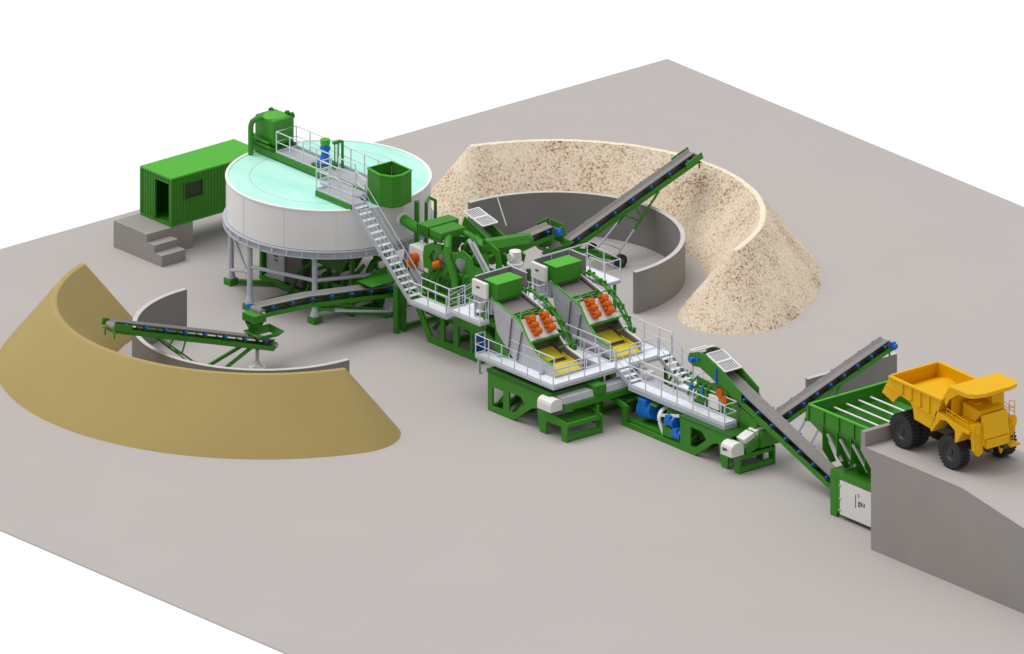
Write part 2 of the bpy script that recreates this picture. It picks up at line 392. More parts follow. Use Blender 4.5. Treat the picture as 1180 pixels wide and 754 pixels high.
B().box(cx0, cx0 + .04, cy0 + .1, cy1, cz0 + .1, cz1 - .08).out('side_wall', 'green', c)
B().box(cx0 + .04, cx1 - .1, cy1 - .04, cy1, cz0 + .1, cz1 - .08).out('end_wall', 'green', c)
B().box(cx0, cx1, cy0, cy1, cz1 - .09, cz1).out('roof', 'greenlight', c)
B().box(cx0, cx1, cy0, cy1, cz0, cz0 + .12).out('floor_frame', 'green', c, bevel=.01)
for x in (cx0 + .05, cx1 - .05):
    for y in (cy0 + .05, cy1 - .05): B().box(x - .06, x + .06, y - .06, y + .06, cz0 + .122, cz1 - .092).out('corner_post', 'green', c)
B().box(-20.35, -20.3, cy0 - .01, cy0 + .1, cz0 + .122, 3.71).box(-19.2, -19.15, cy0 - .01, cy0 + .1, cz0 + .122, 3.71).box(-20.3, -19.2, cy0 - .01, cy0 + .1, 3.66, 3.71).out('door_frame', 'green', c)
wf = B().box(cx1 - .08, cx1 + .01, -5.57, -5.53, 2.62, 3.56).box(cx1 - .08, cx1 + .01, -4.34, -4.3, 2.62, 3.56).box(cx1 - .08, cx1 + .01, -5.53, -4.34, 2.62, 2.66).box(cx1 - .08, cx1 + .01, -5.53, -4.34, 3.52, 3.56).out('window_frame', 'green', c)
B().box(cx1 - .075, cx1 - .065, -5.53, -4.34, 2.66, 3.52).out('pane', 'darkin', wf)
B().box(cx0 + .3, cx1 - .3, cy1 - .6, cy1 - .4, 0, cz0).out('support_stand', 'greendark', c)
# landing with steps
b = B(); b.plate([[(-21.62, 0), (-17.83, 0), (-17.83, .59), (-18.42, .59), (-18.42, .98), (-19.03, .98), (-19.03, 1.4), (-21.62, 1.4)]], 'y', -8.02, -6.48)
b.box(-21.62, -19.03, -6.478, -5.0, 0, 1.4)
b.out('steps', 'shadedconc', base=(-20, -7, 0)); o = COL.objects[-1]; tag(o, 'grey concrete landing with two steps in front of the green cabin doorway', 'steps')

# ================================================================== THICKENER TANK
tx, ty, TR = -10.1, -3.58, 5.13
t = thing('settling_tank', 'large round pale grey water tank raised on steel legs, mint coloured water', 'tank', (tx, ty, 0))
B().lathe([(TR - .06, 5.6), (TR - .06, 6.07), (TR, 6.07), (TR, 3.93)], (tx, ty, 0), 96).out('tank_wall', 'tankgrey', t, True)
B().lathe([(TR + .003, 6.02), (TR + .05, 6.02), (TR + .05, 6.085), (TR - .09, 6.085), (TR - .09, 6.0)], (tx, ty, 0), 96).out('rim', 'rimwhite', t, True)
B().lathe([(0, 6.03), (TR - .05, 6.03)], (tx, ty, 0), 96).out('water_surface', 'water', t)
B().lathe([(0.01, 3.3), (1.2, 3.35), (TR - .3, 3.88), (TR + .02, 3.9), (TR + .02, 3.92)], (tx, ty, 0), 64).out('tank_floor', 'plate', t, True)
rg = B().lathe([(TR - .1, 3.9), (TR + .17, 3.9), (TR + .17, 3.85), (TR + .04, 3.85), (TR + .04, 3.58), (TR + .17, 3.58), (TR + .17, 3.53), (TR - .1, 3.55)], (tx, ty, 0), 96).out('base_ring', 'steel', t, True)
for i in range(40):
    a = i * math.pi / 20; x, y = tx + math.cos(a) * (TR + .06), ty + math.sin(a) * (TR + .1)
    B().bar((x, y, 3.85), (x + 1e-4, y, 3.58), .03, .13, side=(-math.sin(a), math.cos(a), 0)).out('gusset', 'rimwhite', rg)
for i in range(12):
    a = i * math.pi / 6 + .42
    B().bar((tx + math.cos(a) * (TR + .01), ty + math.sin(a) * (TR + .01), 3.94), (tx + math.cos(a) * (TR + .01), ty + math.sin(a) * (TR + .01), 5.95), .07, .02, side=(-math.sin(a), math.cos(a), 0)).out('seam', 'tankgrey', t)
wr = B()
for i in range(150):
    a = i * 2 * math.pi / 150
    wr.bar((tx + math.cos(a) * 3.95, ty + math.sin(a) * 3.95, 6.034), (tx + math.cos(a + .03) * 3.95, ty + math.sin(a + .03) * 3.95, 6.034), .03, .012)
wr.out('weir_line', 'plate', t)
legs = []
for i in range(8):
    a = R(37 + 45 * i) + AZ; r = 4.93; x, y = tx + r * math.cos(a), ty + r * math.sin(a); legs.append((x, y))
    lg = B().tube((x, y, .38), (x, y, 3.5), .14, n=16).out('leg', 'steel', t, True)
    B().box(x - .28, x + .28, y - .28, y + .28, 3.47, 3.52).lathe([(.14, .75), (.25, .38), (.25, .36)], (x, y, 0), 16).out('leg_plate', 'steel', lg)
    B().box(x - .27, x + .27, y - .27, y + .27, 0, .34).out('foot', 'green', lg, bevel=.02)
def br(p, q, z0, z1, r=.085): B().tube((*p, z0), (*q, z1), r, n=10).out('brace', 'steel', t, True)
# leg order i: 37+45i degrees from camera right; front-left ones are i=3 (172), 4 (217), 5 (262)
br(legs[3], V(legs[3]).lerp(V(legs[4]), .86), 2.9, 1.75); br(legs[3], V(legs[3]).lerp(V(legs[4]), .8), .75, 1.8, .1)
br(legs[4], legs[5], 2.3, 2.25, .1); br(legs[6], legs[5], 2.3, 2.25, .1)
br(legs[0], legs[1], 2.8, 1.0); br(legs[1], legs[2], 2.8, 1.0)
for i in range(8):
    p, q = V(legs[i]), V(legs[(i + 4) % 8])
    if i < 4: B().bar((*p.lerp(q, .04), .17), (*p.lerp(q, .96), .17), .22, .24 - i * .02).out('ground_beam', 'green', t)
br(legs[5], (legs[5][0] + .4, legs[5][1] + 3.4), .4, .45, .12); br((legs[5][0] + .5, legs[5][1] + 4.3), (legs[6][0], legs[6][1]), .5, 1.3, .1)

# plant below the tank
p = thing('switch_cabinet', 'tall grey electrical cabinet in green frame standing under the round tank', 'cabinet', (-11.6, -5.5, 0))
B().box(-12.9, -11.5, -5.3, -4.2, .35, 2.9).out('cabinet_body', 'plate', p, bevel=.02)
B().box(-11.45, -10.2, -5.2, -4.3, .35, 2.8).out('cabinet_body', 'darkplate', p, bevel=.02)
for k in range(3): B().box(-12.3, -12.0, -5.315, -5.302, 1.3 + k * .22, 1.4 + k * .22).out('vent', 'darkplate', p)
B().box(-13.2, -10.1, -5.5, -5.35, .1, .35).box(-13.2, -10.1, -4.15, -4.0, .1, .35).box(-13.2, -13.02, -5.5, -4.0, .35, 3.1).out('frame', 'green', p)
def pumpskid(x, y, lab, n=3):
    p = thing('pump_skid', lab, 'pump', (x, y, 0), 'pump sets under the tank')
    B().box(x - .9, x + .9, y - .7, y - .55, .1, .3).box(x - .9, x + .9, y + .55, y + .7, .1, .3).box(x - .9, x - .75, y - .55, y + .55, .1, .3).box(x + .75, x + .9, y - .55, y + .55, .1, .3).out('skid', 'green', p)
    B().tube((x - .3, y, .8), (x + .25, y, .8), .5, n=20).out('pump_casing', 'green', p, True); B().tube((x + .3, y, .8), (x + 1.0, y, .8), .28, n=16).out('motor', 'greendark', p, True)
    B().path([(x - .1, y, 1.2), (x - .1, y, 2.0), (x - .1, y + .3, 2.4), (x - .1, y + 1.2, 2.5)], .14, 10).out('pipe', 'green', p, True)
    B().box(x - .4, x + .9, y - .3, y + .3, .3, .42).out('mount', 'greendark', p)
pumpskid(-9.2, -4.2, 'green pump set under the tank beside the grey switch cabinet')
pumpskid(-8.2, -2.0, 'green pump set under the tank, far side behind the first pump')
pumpskid(-6.6, -3.8, 'green pump set under the tank edge nearest the long stair')
hm = thing('pipe_rack', 'dark green pipe rack and hopper crowding the space under the tank', 'pipes', (-7.5, -5.2, 0))
for i in range(5): B().path([(-10.0 + i * .9, -6.2 + i * .25, .4), (-9.6 + i * .9, -5.9 + i * .25, 1.6 + .3 * (i % 2)), (-9.0 + i * .9, -5.5 + i * .2, 2.2), (-8.2 + i * .9, -5.1, 2.9)], .11, 8).out('pipe', 'greendark', hm, True)
B().plate([[(-9.4, 3.2), (-6.2, 3.2), (-6.9, 2.2), (-8.8, 2.2)]], 'y', -5.4, -4.4).out('hopper', 'greendark', hm)
for x in (-9.3, -6.3): B().box(x - .1, x + .1, -5.3, -5.1, 0, 3.2).out('post', 'green', hm)
B().box(-9.3, -6.3, -5.32, -5.12, 1.2, 1.4).box(-9.3, -6.3, -5.32, -5.12, .1, .3).out('rail_beam', 'green', hm)

# bridge over the tank
g = thing('tank_bridge', 'steel footbridge with railings crossing the round tank', 'bridge', (-10, -3.5, 6.1))
for y in (-4.18, -2.85): B().box(-15.2, -5.0, y - .06, y + .06, 6.12, 6.42).out('beam', 'green', g)
B().box(-15.1, -5.0, -4.12, -2.91, 6.4, 6.44).out('deck', 'deckgrey', g)
railing(g, [(-9.3, -4.15, 6.44), (-13.5, -4.15, 6.44), (-13.5, -2.85, 6.44), (-6.0, -2.85, 6.44)], 1.12, 1.1)
railing(g, [(-8.6, -4.15, 6.44), (-7.3, -4.15, 6.44)], 1.12, 1.1)
gt = B().bar((-9.7, -3.0, 6.44), (-9.7, -3.0, 7.9), .1).bar((-9.7, -3.5, 6.44), (-9.7, -3.5, 7.9), .05).bar((-9.7, -3.1, 7.9), (-9.7, -3.6, 7.9), .16, .14).bar((-9.7, -3.25, 6.44), (-9.7, -3.25, 7.8), .04).out('access_ladder', 'green', g)
# drive
d = thing('rake_drive', 'blue vertical motor gearbox standing on the tank bridge', 'motor', (-10.45, -3.5, 6.44))
B().lathe([(.01, 6.62), (.42, 6.62), (.42, 6.7), (.3, 6.75), (.2, 7.15), (.2, 7.3), (.27, 7.32), (.27, 7.45), (.01, 7.45)], (-10.45, -3.5, 0), 20).out('gearbox', 'blue', d, True)
B().tube((-10.45, -3.5, 7.45), (-10.45, -3.5, 7.62), .22, n=16).out('motor', 'blue', d, True)
B().tube((-10.45, -3.5, 7.62), (-10.45, -3.5, 7.88), .25, n=16).out('motor_cap', 'greenlight', d, True)
B().box(-10.95, -9.95, -4.0, -3.0, 6.445, 6.6).out('mount', 'green', d, bevel=.02)
# filter vessel
d = thing('dosing_vessel', 'green box shaped vessel with pipes at the far end of the tank bridge', 'vessel', (-14.5, -3.5, 6.44))
B().box(-15.3, -13.75, -4.1, -2.75, 6.6, 8.0).out('vessel_body', 'green', d, bevel=.12, smooth=False)
B().lathe([(.01, 8.1), (.5, 8.06), (.66, 7.96)], (-14.5, -3.42, 0), 24).out('dome', 'greenlight', d, True)
for x, y in ((-15.15, -3.2), (-14.3, -2.85), (-13.95, -2.85)): B().tube((x, y, 7.98), (x + .02, y + .15, 8.0), .16, n=12).out('flange', 'greendark', d, True)
B().path([(-14.95, -4.62, 6.1), (-14.95, -4.62, 7.55), (-14.9, -4.56, 7.8), (-14.8, -4.42, 7.93), (-14.7, -4.15, 7.98)], .14, 12).out('inlet_pipe', 'green', d, True)
B().path([(-15.2, -4.3, 6.85), (-13.9, -4.3, 6.85)], .07, 8).path([(-15.2, -4.3, 6.65), (-13.9, -4.3, 6.65), (-13.7, -4.4, 6.7)], .07, 8).out('manifold', 'green', d, True)
B().box(-15.4, -13.6, -4.25, -2.7, 6.445, 6.598).out('skid', 'greendark', d)
B().tube((-16.1, -3.3, 6.3), (-15.3, -3.3, 6.5), .12, n=10).tube((-16.15, -3.3, 6.1), (-16.15, -3.3, 6.5), .16, n=10).out('outlet', 'green', d, True)
# launder box on the tank rim
d = thing('feed_launder', 'open topped green steel box on the rim of the round tank', 'hopper', (-5.2, -3.6, 6.1))
ol = [(-6.1, -4.35), (-4.95, -4.5), (-4.35, -4.2), (-4.2, -3.75), (-4.45, -2.85), (-6.05, -2.8)]
il = [(-6.04, -4.29), (-4.97, -4.44), (-4.41, -4.16), (-4.27, -3.74), (-4.5, -2.91), (-6.0, -2.86)]
B().plate([ol, il], 'z', 6.12, 7.78).out('box_wall', 'green', d); B().plate([ol], 'z', 6.095, 6.118).out('box_floor', 'greendark', d)
B().plate([[(x * 1.0 + (x + 5.2) * .04, y + (y + 3.6) * .04) for x, y in ol], il], 'z', 7.74, 7.81).out('lip', 'greenlight', d)
B().tube((-4.35, -2.6, 3.5), (-4.35, -2.6, 6.1), .13, n=10).out('down_pipe', 'green', d, True)
B().path([(-4.45, -1.9, 3.2), (-4.45, -1.9, 5.8), (-4.6, -1.6, 6.0), (-4.45, -1.3, 5.8), (-4.45, -1.3, 3.2)], .09, 8).out('overflow_pipe', 'green', d, True)

# stair tower
st = thing('access_stair', 'long galvanised steel stair climbing from the machine deck to the tank bridge', 'stairs', (-3, -5.4, 2.5))
deck(st, [[(-8.3, -5.85), (-5.45, -5.85), (-5.45, -5.0), (-8.3, -5.0)]], 6.32, mt='deckgrey')
B().box(-8.3, -5.5, -5.93, -5.86, 6.05, 6.33).out('edge_beam', 'green', st)
for x in (-8.1, -5.9):
    B().bar((x, -5.7, 6.2), (x, -5.0, 5.7), .08).out('bracket', 'green', st)
deck(st, [[(-9.0, -4.98), (-6.2, -4.98), (-6.2, -4.25), (-9.0, -4.25)]], 6.38, mt='deckgrey')
railing(st, [(-5.45, -5.85, 6.32), (-8.3, -5.85, 6.32), (-8.3, -5.05, 6.32)], 1.05, 1.0)
railing(st, [(-7.6, -5.0, 6.38), (-9.0, -5.0, 6.38), (-9.0, -4.3, 6.38)], 1.1, 1.2)
railing(st, [(-6.7, -4.6, 6.38), (-5.45, -5.0, 6.32)], 1.1, 1.2)
stairs(st, -5.45, 6.3, -1.0, 2.55, -5.85, -5.05, 15)
deck(st, [[(-1.0, -5.85), (1.95, -5.85), (1.95, -5.05), (-1.0, -5.05)]], 2.5)
railing(st, [(-1.0, -5.85, 2.5), (1.95, -5.85, 2.5)], 1.05, 1.2); railing(st, [(-1.0, -5.05, 2.5), (1.2, -5.05, 2.5)], 1.05, 1.2)
stairs(st, 2.0, 2.55, 4.6, 4.25, -5.95, -5.2, 7)

# ================================================================== DESANDER UNIT (left)
u = thing('base_frame', 'green steel base frame under the cyclone unit beside the long stair', 'frame', (0, -3.5, 0), 'green machine base frames')
o1 = [(-3.3, 0), (-2.85, 0), (-2.85, 2.0), (-2.3, 2.0), (-1.0, 0), (3.2, 0), (3.2, .42), (2.45, .42), (2.45, 1.4), (3.2, 1.6), (3.2, 2.38), (-3.3, 2.38)]
h1 = [(-.75, .38), (-.05, .4), (-.05, 1.62), (-1.6, 1.62)]
h2 = [(.25, .4), (.95, .4), (.95, 1.7), (.25, 1.7)]
for y in (-4.62, -2.2):
    B().plate([o1, h1, h2, [(1.35, .4), (2.3, .4), (2.3, 1.5), (1.35, 1.5)]], 'y', y, y + .12).out('side_frame', 'green', u)
for x, z in ((-3.1, .2), (.1, .2), (3.0, .2), (-3.1, 2.2), (.1, 2.2), (3.0, 2.2)): B().box(x - .1, x + .1, -4.48, -2.22, z - .1, z + .1).out('cross_beam', 'green', u)
for y in (-4.3, -3.6, -2.9): B().tube((-.9, y, .7), (-.2, y, 1.5), .12, n=8).out('pipe', 'greendark', u, True)
B().plate([[(-2.9, 2.38), (2.8, 2.38), (1.6, 1.3), (-1.6, 1.3)]], 'y', -4.3, -2.5).out('sump', 'green', u)
B().tube((-3.05, -5.0, 0), (-3.05, -5.0, 2.5), .16, n=10).out('support_column', 'green', u, True)

d = thing('cyclone_unit', 'green cyclone unit with curved arms and fat pipes beside the tank', 'machine', (0, -3.5, 2.4))
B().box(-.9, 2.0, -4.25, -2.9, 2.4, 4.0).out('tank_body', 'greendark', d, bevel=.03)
B().box(-.95, 2.05, -4.32, -2.85, 4.0, 4.1).out('flange', 'green', d)
for y, n_ in ((-4.35, 0), (-2.6, 1)):
    B().plate([[(-1.6, 2.5), (-.9, 2.5), (-.95, 3.9), (-1.25, 4.4), (-.95, 4.85), (-.3, 5.0), (-.3, 5.3), (-1.2, 5.15), (-1.65, 4.9), (-1.75, 4.4)]], 'y', y, y + .15).out('arm', 'green', d)
    arch = lambda x0, x1, z0, z1: [(x0, z0), (x1, z0)] + [((x0 + x1) / 2 + (x1 - x0) / 2 * math.cos(t_), z1 - .3 + .3 * math.sin(t_)) for t_ in [q_ * math.pi / 6 for q_ in range(7)]]
    B().plate([[(-.9, 2.5), (2.15, 2.5), (2.35, 4.3), (2.05, 5.25), (1.3, 5.5), (.9, 5.2), (-.4, 5.05), (-.9, 4.7)], arch(-.65, .1, 4.0, 4.85), arch(.75, 1.85, 4.15, 5.05), [(-.5, 2.8), (.5, 2.8), (.5, 3.6), (-.5, 3.6)]], 'y', y + .01, y + .1).out('arched_plate', 'green', d)
    for px_, pz_ in ((-.8, 3.0), (-.8, 3.8), (.6, 3.9), (2.1, 3.2), (2.15, 4.0), (.4, 4.9)): B().tube((px_, y - .04, pz_), (px_, y + .01, pz_), .06, n=8).out('bolt', 'greendark', d)
B().box(-1.6, -.95, -4.3, -4.18, 4.6, 4.8).out('cross_beam', 'green', d)
B().lathe([(.2, -.04), (.5, -.04), (.5, .04), (.2, .04), (.2, -.04)], (1.0, -4.46, 3.2), 24, 'y').out('round_cover', 'greendark', d, True)
for k in range(5): B().box(-2.2 + .2 * k, -2.14 + .2 * k, -4.4, -4.35, 5.45, 6.0).out('stiffener', 'green', d)
B().box(-2.3, -.3, -4.42, -4.2, 5.42, 5.5).out('header_flange', 'greendark', d)
B().lathe([(.42, -.1), (.42, .1), (.3, .1), (.3, -.1), (.42, -.1)], (-.1, -2.6, 4.9), 20, 'x').out('elbow_flange', 'green', d, True)
B().path([(-.4, -2.8, 5.6), (.1, -2.7, 5.5), (.5, -2.7, 5.0), (.55, -2.7, 4.2)], .17, 12).out('discharge_pipe', 'green', d, True)
B().path([(-3.0, -4.5, 3.0), (-2.4, -4.7, 2.9), (-1.6, -4.7, 2.7), (-1.2, -4.6, 2.5)], .07, 8).out('hose', 'greenlight', d, True)
B().box(-2.2, -1.38, -4.35, -2.3, 5.5, 5.95).out('header_box', 'green', d, bevel=.04)
B().box(-1.35, -.35, -4.3, -2.7, 5.5, 5.9).out('header_box', 'green', d, bevel=.04)
B().path([(-4.25, -3.5, 5.35), (-3.6, -3.6, 5.3), (-2.9, -3.7, 5.3), (-2.1, -3.7, 5.62)], .27, 16).out('feed_pipe', 'green', d, True)
B().tube((-4.45, -3.48, 5.35), (-4.25, -3.5, 5.35), .36, n=18).out('pipe_flange', 'cabwhite', d, True)
B().path([(-.65, -3.6, 5.6), (-.1, -4.1, 5.5), (.22, -4.35, 5.3), (.3, -4.4, 4.9), (1.1, -4.6, 3.85), (1.2, -4.65, 3.0), (1.2, -4.65, 2.5)], .2, 14).out('discharge_pipe', 'green', d, True)
for k in range(6): B().path([(-1.2 + k * .5, -4.5, 3.0 + .15 * (k % 3)), (-1.0 + k * .5, -4.62, 3.4), (-.8 + k * .5, -4.45, 3.9 + .2 * (k % 2)), (-.6 + k * .5, -4.2, 4.3)], .05, 6).out('hose', 'greendark', d, True)
for x, y in ((-.75, -4.0), (.75, -4.0)):
    cy = B().lathe([(.01, 5.05), (.3, 5.03), (.3, 4.6), (.12, 4.1), (.01, 4.1)], (x, y, 0), 16).out('cyclone', 'plate', d, True)
B().box(-2.9, -1.7, -4.3, -3.5, 3.5, 4.6).out('vibrator_box', 'cabwhite', d, bevel=.03)
mo = B().tube((-2.3, -4.65, 4.1), (-2.3, -4.2, 4.1), .24, n=16).out('vibrator_motor', 'orange', d, True); B().box(-2.8, -2.2, -4.6, -4.3, 3.6, 3.85).out('motor_foot', 'orange', mo)
mo = B().tube((-.7, -4.5, 4.15), (-.4, -4.3, 4.3), .2, n=12).out('vibrator_motor', 'orange', d, True)
B().plate([[(-2.9, 2.5), (-1.75, 2.5), (-1.75, 3.4), (-2.5, 3.6)]], 'y', -4.5, -3.4).out('chute', 'plate', d)
B().box(-1.62, -1.3, -4.375, -4.355, 3.55, 3.75).out('name_plate', 'cabwhite', d)
for y in (-4.2, -3.7, -3.2): B().path([(-2.8, y, 3.2), (-2.2, y - .15, 3.0), (-1.8, y, 3.1)], .06, 6).out('hose', 'green', d, True)

# dewatering drum unit
d = thing('dewatering_unit', 'green tilted drum with white motor and lattice cover behind the cyclone unit', 'machine', (0, -.8, 0))
B().tube((.15, -1.85, 4.75), (.75, .35, 4.75), .42, n=6).out('drum_housing', 'green', d)
B().tube((.78, .36, 4.75), (.85, .6, 4.75), .25, n=14).out('drum_mouth', 'darkplate', d, True)
B().tube((.72, .3, 4.75), (.8, .55, 4.75), .36, n=14).out('drum_collar', 'green', d, True)
B().lathe([(.01, 5.0), (.3, 4.98), (.33, 4.4), (.42, 4.36), (.42, 3.6), (.3, 3.4), (.01, 3.4)], (2.0, -1.45, 0), 20).out('white_motor', 'cabwhite', d, True)
B().tube((2.0, -1.62, 4.72), (2.0, -1.82, 4.72), .22, n=14).out('inspection_port', 'rimwhite', d, True)
B().bar((-3.2, -.5, 4.85), (.4, -.5, 3.6), .1, .6).out('side_panel', 'green', d); B().bar((-3.2, .45, 4.85), (.4, .45, 3.6), .1, .6).out('side_panel', 'green', d)
B().tube((-1.9, -.9, 4.3), (-.3, -.9, 3.75), .35, n=14).out('screw_tube', 'green', d, True)
B().tube((.45, -3.2, 5.55), (2.2, -3.2, 3.8), .11, n=10).out('strut', 'steel', d, True); B().tube((.8, -3.2, 5.5), (2.5, -3.2, 3.85), .09, n=10).out('strut', 'plate', d, True)
B().path([(.2, -2.0, 4.4), (.5, -2.15, 3.9), (.6, -2.1, 3.0), (.8, -2.1, 2.0)], .2, 12).out('down_pipe', 'green', d, True)
B().tube((-.2, -2.1, 4.1), (.1, -2.2, 3.9), .26, n=14).out('elbow', 'green', d, True)
for x, y in ((-2.8, -.4), (-2.8, .4), (1.8, -.4), (1.8, .4)): B().box(x - .1, x + .1, y - .1, y + .1, 0, 3.7).out('leg', 'greendark', d)
B().box(-3, 2.2, -1.9, 1.0, 1.0, 1.3).out('sump', 'greendark', d)
def lattice(root, c0, dx, dy, n=2, nb=7):
    c0, dx, dy = V(c0), V(dx), V(dy); nrm = dx.cross(dy).normalized()
    for k in range(n):
        a = c0 + dx * (k + .02) / n; d_ = dx * .94 / n
        pn = B().add([a + i * d_ + j * dy - nrm * h for h in (.0, .02) for i, j in ((0, 0), (1, 0), (1, 1), (0, 1))], [(0, 1, 2, 3), (7, 6, 5, 4), (0, 4, 5, 1), (1, 5, 6, 2), (2, 6, 7, 3), (3, 7, 4, 0)]).out('cover_panel', 'lattice', root)
        f = B(); q = [a, a + d_, a + d_ + dy, a + dy]
        for i in range(4): f.bar(q[i] + nrm * .02, q[(i + 1) % 4] + nrm * .02, .07, .05)
        for i in range(1, nb):
            f.bar(a + dy * i / nb + nrm * .02, a + dy * i / nb + d_ + nrm * .02, .025, .02)
        f.out('cover_frame', 'rimwhite', pn)
lattice(d, (-3.3, -.42, 5.3), (1.55, 0, -.36), (0, .95, 0))
B().tube((-1.9, 1.2, 4.6), (-2.6, 1.2, 5.9), .035, n=6).out('vent_pipe', 'cabwhite', d, True)

# ================================================================== CONVEYORS
# transfer conveyor to the left bunker
cv = thing('transfer_conveyor', 'short green conveyor feeding the left stacker from beside the tank legs', 'conveyor', (-4.1, -9, 0))
conv_at(cv, [(-4.1, -4.2, 2.05), (-4.12, -7.0, 2.42), (-4.14, -10.0, 2.8), (-4.16, -13.1, 2.98)], (1, 0, 0), .75, 1.15, motor=('h', -1))
B().bar((-3.62, -9.6, 2.2), (-3.55, -4.4, .6), .14).bar((-4.62, -9.6, 2.2), (-4.7, -4.4, .6), .14).out('support_strut', 'green', cv)
B().bar((-3.5, -8.6, 1.9), (-3.4, -5.2, 1.1), .1).bar((-3.4, -5.2, 1.1), (-3.2, -3.9, 1.2), .12).out('strut', 'steel', cv)
B().box(-4.7, -3.5, -6.2, -4.3, 2.55, 2.6).add([(-4.6, -6.3, 2.4), (-4.6, -4.3, 2.2), (-4.6, -4.3, 3.0), (-4.6, -6.3, 2.6)], [(0, 1, 2, 3)]).out('skirt', 'green', cv)
B().plate([[(-4.62, -13.75), (-3.62, -13.75), (-3.62, -12.95), (-4.62, -12.95)]], 'z', 2.3, 2.75).out('head_chute', 'green', cv, bevel=.05)
B().lathe([(.5, 2.3), (.28, 1.85), (.28, 1.55)], (-4.1, -13.35, 0), 10).out('chute_spout', 'green', cv)

def stacker(label, piv, hd, zt, zh, motor):
    r_ = thing('radial_stacker', label, 'conveyor', (*piv, 0), 'radial stacking conveyors')
    p0 = V((*piv, zt)); p1 = V((*piv, zt)).lerp(V((*hd, zh)), .965); dr = (p1 - p0); dh = V((dr.x, dr.y, 0)).normalized(); sd_ = V((-dh.y, dh.x, 0)); L = dr.length; dn = dr.normalized()
    t0 = p0 - dn * .5
    conveyor(r_, [t0, p0 + dn * L * .33, p0 + dn * L * .66, p1], sd_, .6, 1.2, motor=motor, drop=.34, beam=.24)
    # tail hopper
    q = p0 + V((0, 0, .18)); hb = B()
    top = [q + dh * a + sd_ * b_ + V((0, 0, .3)) for a, b_ in ((-.8, -.62), (.8, -.62), (.8, .62), (-.8, .62))]
    bot = [q + dh * a + sd_ * b_ for a, b_ in ((-.6, -.35), (.6, -.35), (.6, .35), (-.6, .35))]
    hb.add(top + bot, [(0, 1, 5, 4), (1, 2, 6, 5), (2, 3, 7, 6), (3, 0, 4, 7)])
    ho = hb.out('tail_hopper', 'green', r_); sm = ho.modifiers.new('thick', 'SOLIDIFY'); sm.thickness = .05
    # pivot post
    pv = V((*piv, 0)) + dh * .4
    B().tube((pv.x, pv.y, .1), (pv.x, pv.y, zt - .45), .1, n=10).out('pivot_post', 'plate', r_, True)
    for k_ in (0, 1, 2, 3): B().bar((pv.x, pv.y, .45), (pv.x + .42 * math.cos(k_ * math.pi / 2 + .4), pv.y + .42 * math.sin(k_ * math.pi / 2 + .4), .06), .06).out('foot_strut', 'cabwhite', r_)
    B().lathe([(.01, .3), (.12, .28), (.2, .14), (.45, .08), (.45, 0)], (pv.x, pv.y, 0), 8).out('pivot_base', 'cabwhite', r_, True)
    # under frame and legs on wheels
    ax = V((*piv, 0)) + dh * 3.55 + V((0, 0, .35)); hub = 1.0
    B().bar(ax - sd_ * hub, ax + sd_ * hub, .16, .2).out('axle_beam', 'green', r_)
    for sg in (-1, 1):
        wc = ax + sd_ * sg * (hub + .1)
        wh = B().tube(wc - sd_ * .1, wc + sd_ * .1, .36, n=20).out('wheel', 'rubber', r_, True)
        B().tube(wc + sd_ * sg * .1, wc + sd_ * sg * .12, .16, n=14).out('hub', 'greendark', wh, True)
        B().bar(V((*piv, zt - .14)) + dh * 1.0 + sd_ * sg * .3, ax + sd_ * sg * .6, .12, .16).out('draw_bar', 'green', r_)
        topp = p0 + dn * L * .72 - V((0, 0, .45)) + sd_ * sg * .45; lo = ax + sd_ * sg * .75 + V((0, 0, .1)); mid = lo.lerp(topp, .42)
        B().bar(mid, topp, .09).out('leg', 'green', r_); B().tube(lo, mid, .05, n=8).out('leg_tube', 'steel', r_, True)
        t2 = p0 + dn * L * .55 - V((0, 0, .45)) + sd_ * sg * .45
        B().bar(lo.lerp(topp, .6), t2, .07).out('leg_brace', 'green', r_)
    a_, b2 = [ax + sd_ * sg * .75 + V((0, 0, .1)) for sg in (-1, 1)], [p0 + dn * L * .72 - V((0, 0, .45)) + sd_ * sg * .45 for sg in (-1, 1)]
    B().bar(a_[0].lerp(b2[0], .12), a_[1].lerp(b2[1], .12), .05).out('leg_tie', 'steel', r_)
    B().bar(a_[0].lerp(b2[0], .55), a_[1].lerp(b2[1], .55), .06).out('leg_tie', 'green', r_)
    # head scraper
    hp = p1 - V((0, 0, .45)) + dn * .15
    B().bar(p1 - dn * .9 - sd_ * .52 - V((0, 0, .12)), p1 + dn * .25 - sd_ * .52 - V((0, 0, .12)), .06, .34).out('head_plate', 'green', r_); B().bar(p1 - dn * .9 + sd_ * .52 - V((0, 0, .12)), p1 + dn * .25 + sd_ * .52 - V((0, 0, .12)), .06, .34).out('head_plate', 'green', r_)
    B().bar(hp - sd_ * .55, hp + sd_ * .55, .07).bar(hp - sd_ * .4, hp - sd_ * .4 - V((0, 0, .35)), .06).bar(hp + sd_ * .4, hp + sd_ * .4 - V((0, 0, .35)), .06).out('belt_scraper', 'green', r_)
    return r_
stacker('green stacking conveyor reaching over the smooth sand heap', (-3.54, -13.21), (-4.19, -22.9), 1.45, 4.5, None)
stacker('long green stacking conveyor rising toward the gravel heap', (-4.08, 6.06), (-4.5, 15.74), 1.45, 4.5, None)
